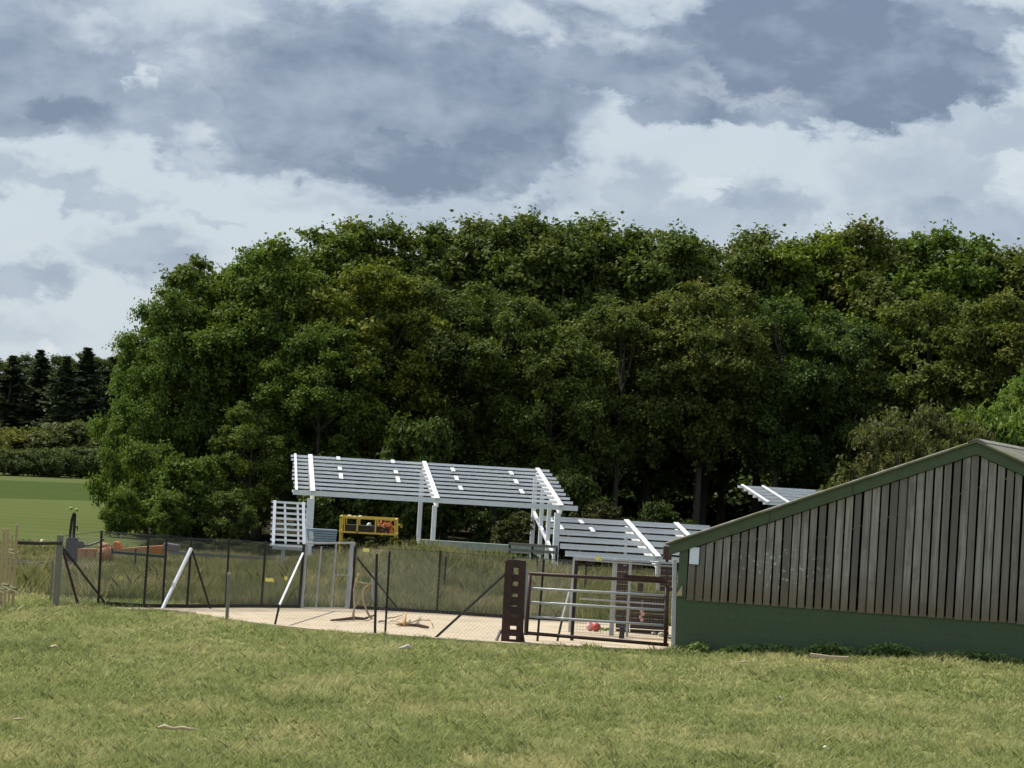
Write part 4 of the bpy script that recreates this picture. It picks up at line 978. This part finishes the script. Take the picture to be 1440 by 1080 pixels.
# tall grass beyond the yard
n = 185000
Y = rng.uniform(76.6, 112, n); X = -.215*Y+rng.random(n)*(.355*Y+3.)
yb = np.interp(X, [p.x for p, q in pts], [p.y+.25 for p, q in pts])
ok = (Y > yb) & ~in_poly(X, Y, APRON) & ~in_poly(X, Y, BARN_POLY) & ~((X > 1.9) & (Y < 79.5) & (X < 8)); X, Y = X[ok], Y[ok]; n = len(X)
cl = np.clip(.5+.35*np.sin(X*1.7+np.sin(Y*1.1)*1.5)+.3*np.sin(Y*1.3+X), .15, 1.2)
h = rng.uniform(.25, .62, n)*(.55+.5*cl)*np.where(Y > 84, 1.05, .95)
hi = rng.random(n) < .06; h[hi] *= 1.35; edge = np.clip((X/Y+.195)/.03, 0, 1); h *= .35+.65*edge; h *= 1-.42*np.clip((-4.5-X)/3, 0, 1)*np.clip((Y-86)/8, 0, 1); kp = (edge > .1) | (Y < 90); X, Y, h = X[kp], Y[kp], h[kp]; n = len(X)
w = rng.uniform(.016, .042, n)
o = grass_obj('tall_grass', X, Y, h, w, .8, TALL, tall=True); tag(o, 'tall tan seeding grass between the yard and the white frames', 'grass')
# leafy weeds at the barn foot
def weed_clump(px0, px1, hmax, label, seed):
    rng = np.random.default_rng(seed); s0, s1 = BP(px0, 915)[0], BP(px1, 915)[0]; k = int(420*(s1-s0))
    s = rng.uniform(s0, s1, k); o_ = rng.uniform(.06, .55, k); e = np.sin((s-s0)/(s1-s0)*math.pi)**.5
    z = rng.random(k)**.7*hmax*(.35+.65*e)*(1-.5*(o_-.06))+.02
    C = np.array(A)[None]+np.array(bu)[None]*s[:, None]-np.array(bn)[None]*o_[:, None]; C[:, 2] = z+gz(C[:, 0], C[:, 1])
    N = norm(np.array([[0, -.3, .8]])+rng.normal(size=(k, 3))*.5); L = rng.uniform(.07, .17, k)
    base = np.array([C[:, 0].mean(), C[:, 1].mean(), 0]); V, Fc = frame_quads(C-base, N, L, L*.6, rng)
    me = np_mesh('weed_clump', V, Fc, np.repeat(rng.random(k), 4), WEED); r = thing('weed_clump', base, label, 'weeds', 'weeds along the barn wall')
    o = bpy.data.objects.new('leaves', me); COL.objects.link(o); o.parent = r
    mb = MB()
    for i in range(14):
        j = rng.integers(k); p = C[j]; mb.tube([(p[0], p[1], p[2]-.2), (p[0]+.02, p[1], p[2])], [.008, .004], 5)
    mb.build('stems', mat('weed_stem', (.10, .13, .05), None, 8, .8), r)
weed_clump(969, 1001, .26, 'small rounded weed clump near the green barn corner', 1)
weed_clump(1018, 1132, .24, 'long low weed clump between barn corner and the plank', 2)
weed_clump(1132, 1205, .34, 'dark weed clump behind the pale warped plank', 3)
weed_clump(1210, 1296, .36, 'tallest weed clump on the barn wall past the plank', 4)
weed_clump(1300, 1440, .22, 'thin straggling weeds at the barn foot towards the picture edge', 5)

# ------------------------------------------------------------------ light and sky
AZ = R_(-58); EL = R_(52)
S = Vector((math.sin(AZ)*math.cos(EL), math.cos(AZ)*math.cos(EL), math.sin(EL)))
sun = bpy.data.lights.new('sun', 'SUN'); so_ = bpy.data.objects.new('sun', sun); COL.objects.link(so_)
sun.energy = 4.; sun.angle = R_(.53); sun.color = (1, .955, .88); so_.rotation_euler = S.to_track_quat('Z', 'Y').to_euler(); so_.location = (0, 0, 60)
w = bpy.data.worlds.new('World'); SC.world = w; w.use_nodes = True; nt = w.node_tree
for nn in list(nt.nodes): nt.nodes.remove(nn)
out = nt.nodes.new('ShaderNodeOutputWorld'); bg = nt.nodes.new('ShaderNodeBackground'); nt.links.new(bg.outputs[0], out.inputs[0]); bg.inputs[1].default_value = .1
sky = nt.nodes.new('ShaderNodeTexSky'); sky.sky_type = 'NISHITA'; sky.sun_disc = False; sky.sun_elevation = EL; sky.sun_rotation = AZ % (2*math.pi)
sky.air_density = 1.; sky.dust_density = 1.5; sky.ozone_density = 1.
D = nt.nodes.new('ShaderNodeTexCoord').outputs['Generated']
Dn = vmath(nt, 'NORMALIZE', D)
flatv = vmath(nt, 'MULTIPLY', Dn, (1, 1, 1.7))
wn = noise(nt, flatv, 22, 7, .58, .25, True)
wn2 = noise(nt, flatv, 70, 6, .60, .2, True)
def cen(v, k): return vmath(nt, 'MULTIPLY', vmath(nt, 'SUBTRACT', v, (.5, .5, .5)), (k, k, k))
warped = vmath(nt, 'ADD', vmath(nt, 'ADD', Dn, cen(wn, .034)), cen(wn2, .022))
AX = Vector((math.cos(ROLL), 0, -math.sin(ROLL))); AZv = Vector((math.sin(ROLL), 0, math.cos(ROLL)))
cb = nt.nodes.new('ShaderNodeCombineXYZ')
spw = nt.nodes.new('ShaderNodeSeparateXYZ'); nt.links.new(warped, spw.inputs[0])
nt.links.new(vmath(nt, 'DOT_PRODUCT', warped, tuple(AX)), cb.inputs[0]); nt.links.new(spw.outputs['Y'], cb.inputs[1]); nt.links.new(vmath(nt, 'DOT_PRODUCT', warped, tuple(AZv)), cb.inputs[2])
state = [cb.outputs[0], Vector((0, 0, 0)), Vector((1, 1, 1))]           # current vector q = (w - d) / r
def blob(px, py, rx, ry, amp, e0=.0, e1=.45, tilt=0.):
    dv = ray(px, py).normalized(); d = Vector((dv.dot(AX), dv.y, dv.dot(AZv))); r = Vector((rx/F, .18, ry/F))
    q, d0, q0 = state
    n = nt.nodes.new('ShaderNodeVectorMath'); n.operation = 'MULTIPLY_ADD'; nt.links.new(q, n.inputs[0])
    n.inputs[1].default_value = [q0[i]/r[i] for i in range(3)]; n.inputs[2].default_value = [(d0[i]-d[i])/r[i] for i in range(3)]
    v = n.outputs[0]; state[:] = [v, d, r]
    sp = nt.nodes.new('ShaderNodeSeparateXYZ'); nt.links.new(v, sp.inputs[0])
    n = nt.nodes.new('ShaderNodeMapRange'); n.interpolation_type = 'SMOOTHSTEP'      # flat hard bases, soft tops
    setin(nt, n, 0, vmath(nt, 'LENGTH', v)); n.inputs[1].default_value = 1-e0
    setin(nt, n, 2, math_(nt, 'MULTIPLY_ADD', math_(nt, 'MAXIMUM', sp.outputs['Z'], 0.), -.8, 1-e1)); n.inputs[4].default_value = amp
    return n.outputs[0]
def vmax(specs):                     # folded as it is built, so few values are alive at once
    r = None
    for a in specs:
        x = blob(*a); r = x if r is None else math_(nt, 'MAXIMUM', r, x)
    return r
dark = vmax((
 (30, 60, 290, 140, .74, 0, .18), (330, 112, 300, 132, .66, 0, .18, R_(2)), (560, 122, 330, 158, .82, 0, .2), (722, 172, 120, 128, .86, 0, .25), (960, 72, 380, 96, .84, 0, .2), (1180, 52, 280, 124, .98, 0, .18), (1345, 30, 110, 75, .7, 0, .2),
 (105, 146, 200, 70, 1., 0, .8), (600, 222, 320, 84, 1.02, 0, .8), (740, 215, 115, 95, .95, 0, .75), (1170, 122, 250, 62, 1., 0, .6), (1130, 50, 270, 95, 1., 0, .7), (500, 30, 260, 80, .82, 0, .8), (700, 110, 120, 80, .88, 0, .8),
 (125, 262, 150, 34, .42, 0, .5), (195, 352, 125, 58, .48, 0, .5), (40, 385, 80, 48, .50, 0, .4), (0, 240, 75, 46, .46, 0, .5), (878, 250, 64, 54, .42, 0, .5), (1075, 285, 125, 48, .48, 0, .5),
 (1300, 240, 170, 100, .36, 0, .5), (1400, 175, 130, 50, .36, 0, .5), (960, 300, 260, 46, .36, 0, .6), (640, 300, 330, 40, .36, 0, .7), (20, 470, 120, 40, .22, 0, .8), (1370, 320, 220, 70, .50, 0, .6), (300, 305, 60, 12, .22, 0, .5)))
light = vmax(((200, 105, 16, 38, .6, 0, .9), (165, 40, 150, 50, .42, 0, .9), (285, 95, 120, 70, .30, 0, .9), (745, 40, 100, 50, .8, 0, .8), (330, 35, 160, 50, .2, 0, .9), (1430, 232, 60, 46, .8, 0, .8), (1040, 122, 150, 20, .26, 0, .8), (975, 262, 70, 18, .55, 0, .8), (290, 205, 70, 30, .4, 0, .8), (880, 45, 90, 36, .4, 0, .9), (60, 495, 30, 20, .8, 0, .8)))
# relief: same fbm sampled a little towards the sun
n_a = noise(nt, flatv, 30, 7, .58, .2); n_b = noise(nt, vmath(nt, 'ADD', flatv, (-.006, 0, .012)), 30, 7, .58, .2)
rel = math_(nt, 'MULTIPLY', math_(nt, 'SUBTRACT', n_a, n_b), 1.5)
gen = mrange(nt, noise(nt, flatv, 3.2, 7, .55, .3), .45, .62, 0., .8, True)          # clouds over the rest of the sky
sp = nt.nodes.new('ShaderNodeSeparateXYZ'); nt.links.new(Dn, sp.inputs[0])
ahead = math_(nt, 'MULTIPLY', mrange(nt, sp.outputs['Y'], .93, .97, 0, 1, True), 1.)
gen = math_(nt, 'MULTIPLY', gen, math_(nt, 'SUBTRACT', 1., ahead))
dens = math_(nt, 'MAXIMUM', dark, gen)
tex = mrange(nt, noise(nt, flatv, 34, 6, .55, .3), .3, .7, .76, 1.14)
lit = math_(nt, 'SUBTRACT', math_(nt, 'MULTIPLY', dens, tex), math_(nt, 'MULTIPLY', rel, math_(nt, 'MULTIPLY_ADD', dens, .55, .10)))
lit = math_(nt, 'SUBTRACT', lit, math_(nt, 'MULTIPLY', light, .75), clamp=True)
K = 6.7
bright = tuple(K*c for c in (.60, .675, .735)); mid = tuple(K*c for c in (.395, .47, .575)); dk = tuple(K*c for c in (.190, .248, .350)); wht = tuple(K*c for c in (.74, .785, .82))
c = mixc(nt, mrange(nt, lit, 0, .5), bright, mid); c = mixc(nt, mrange(nt, lit, .45, 1.), c, dk)
c = mixc(nt, math_(nt, 'MULTIPLY', light, mrange(nt, rel, -.1, .25, .35, 1.)), c, wht)
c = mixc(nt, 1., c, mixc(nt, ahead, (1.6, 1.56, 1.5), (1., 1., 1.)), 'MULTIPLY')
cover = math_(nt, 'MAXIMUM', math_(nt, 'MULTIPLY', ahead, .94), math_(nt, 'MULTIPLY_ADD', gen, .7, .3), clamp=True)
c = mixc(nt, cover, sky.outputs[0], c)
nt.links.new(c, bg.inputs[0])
w.cycles.sampling_method = 'MANUAL'; w.cycles.sample_map_resolution = 512
SC.view_settings.view_transform = 'Standard'; SC.view_settings.look = 'None'; SC.view_settings.exposure = .6; SC.view_settings.gamma = 1.
SC.render.film_transparent = False
SC.cycles.max_bounces = 6; SC.cycles.transparent_max_bounces = 8
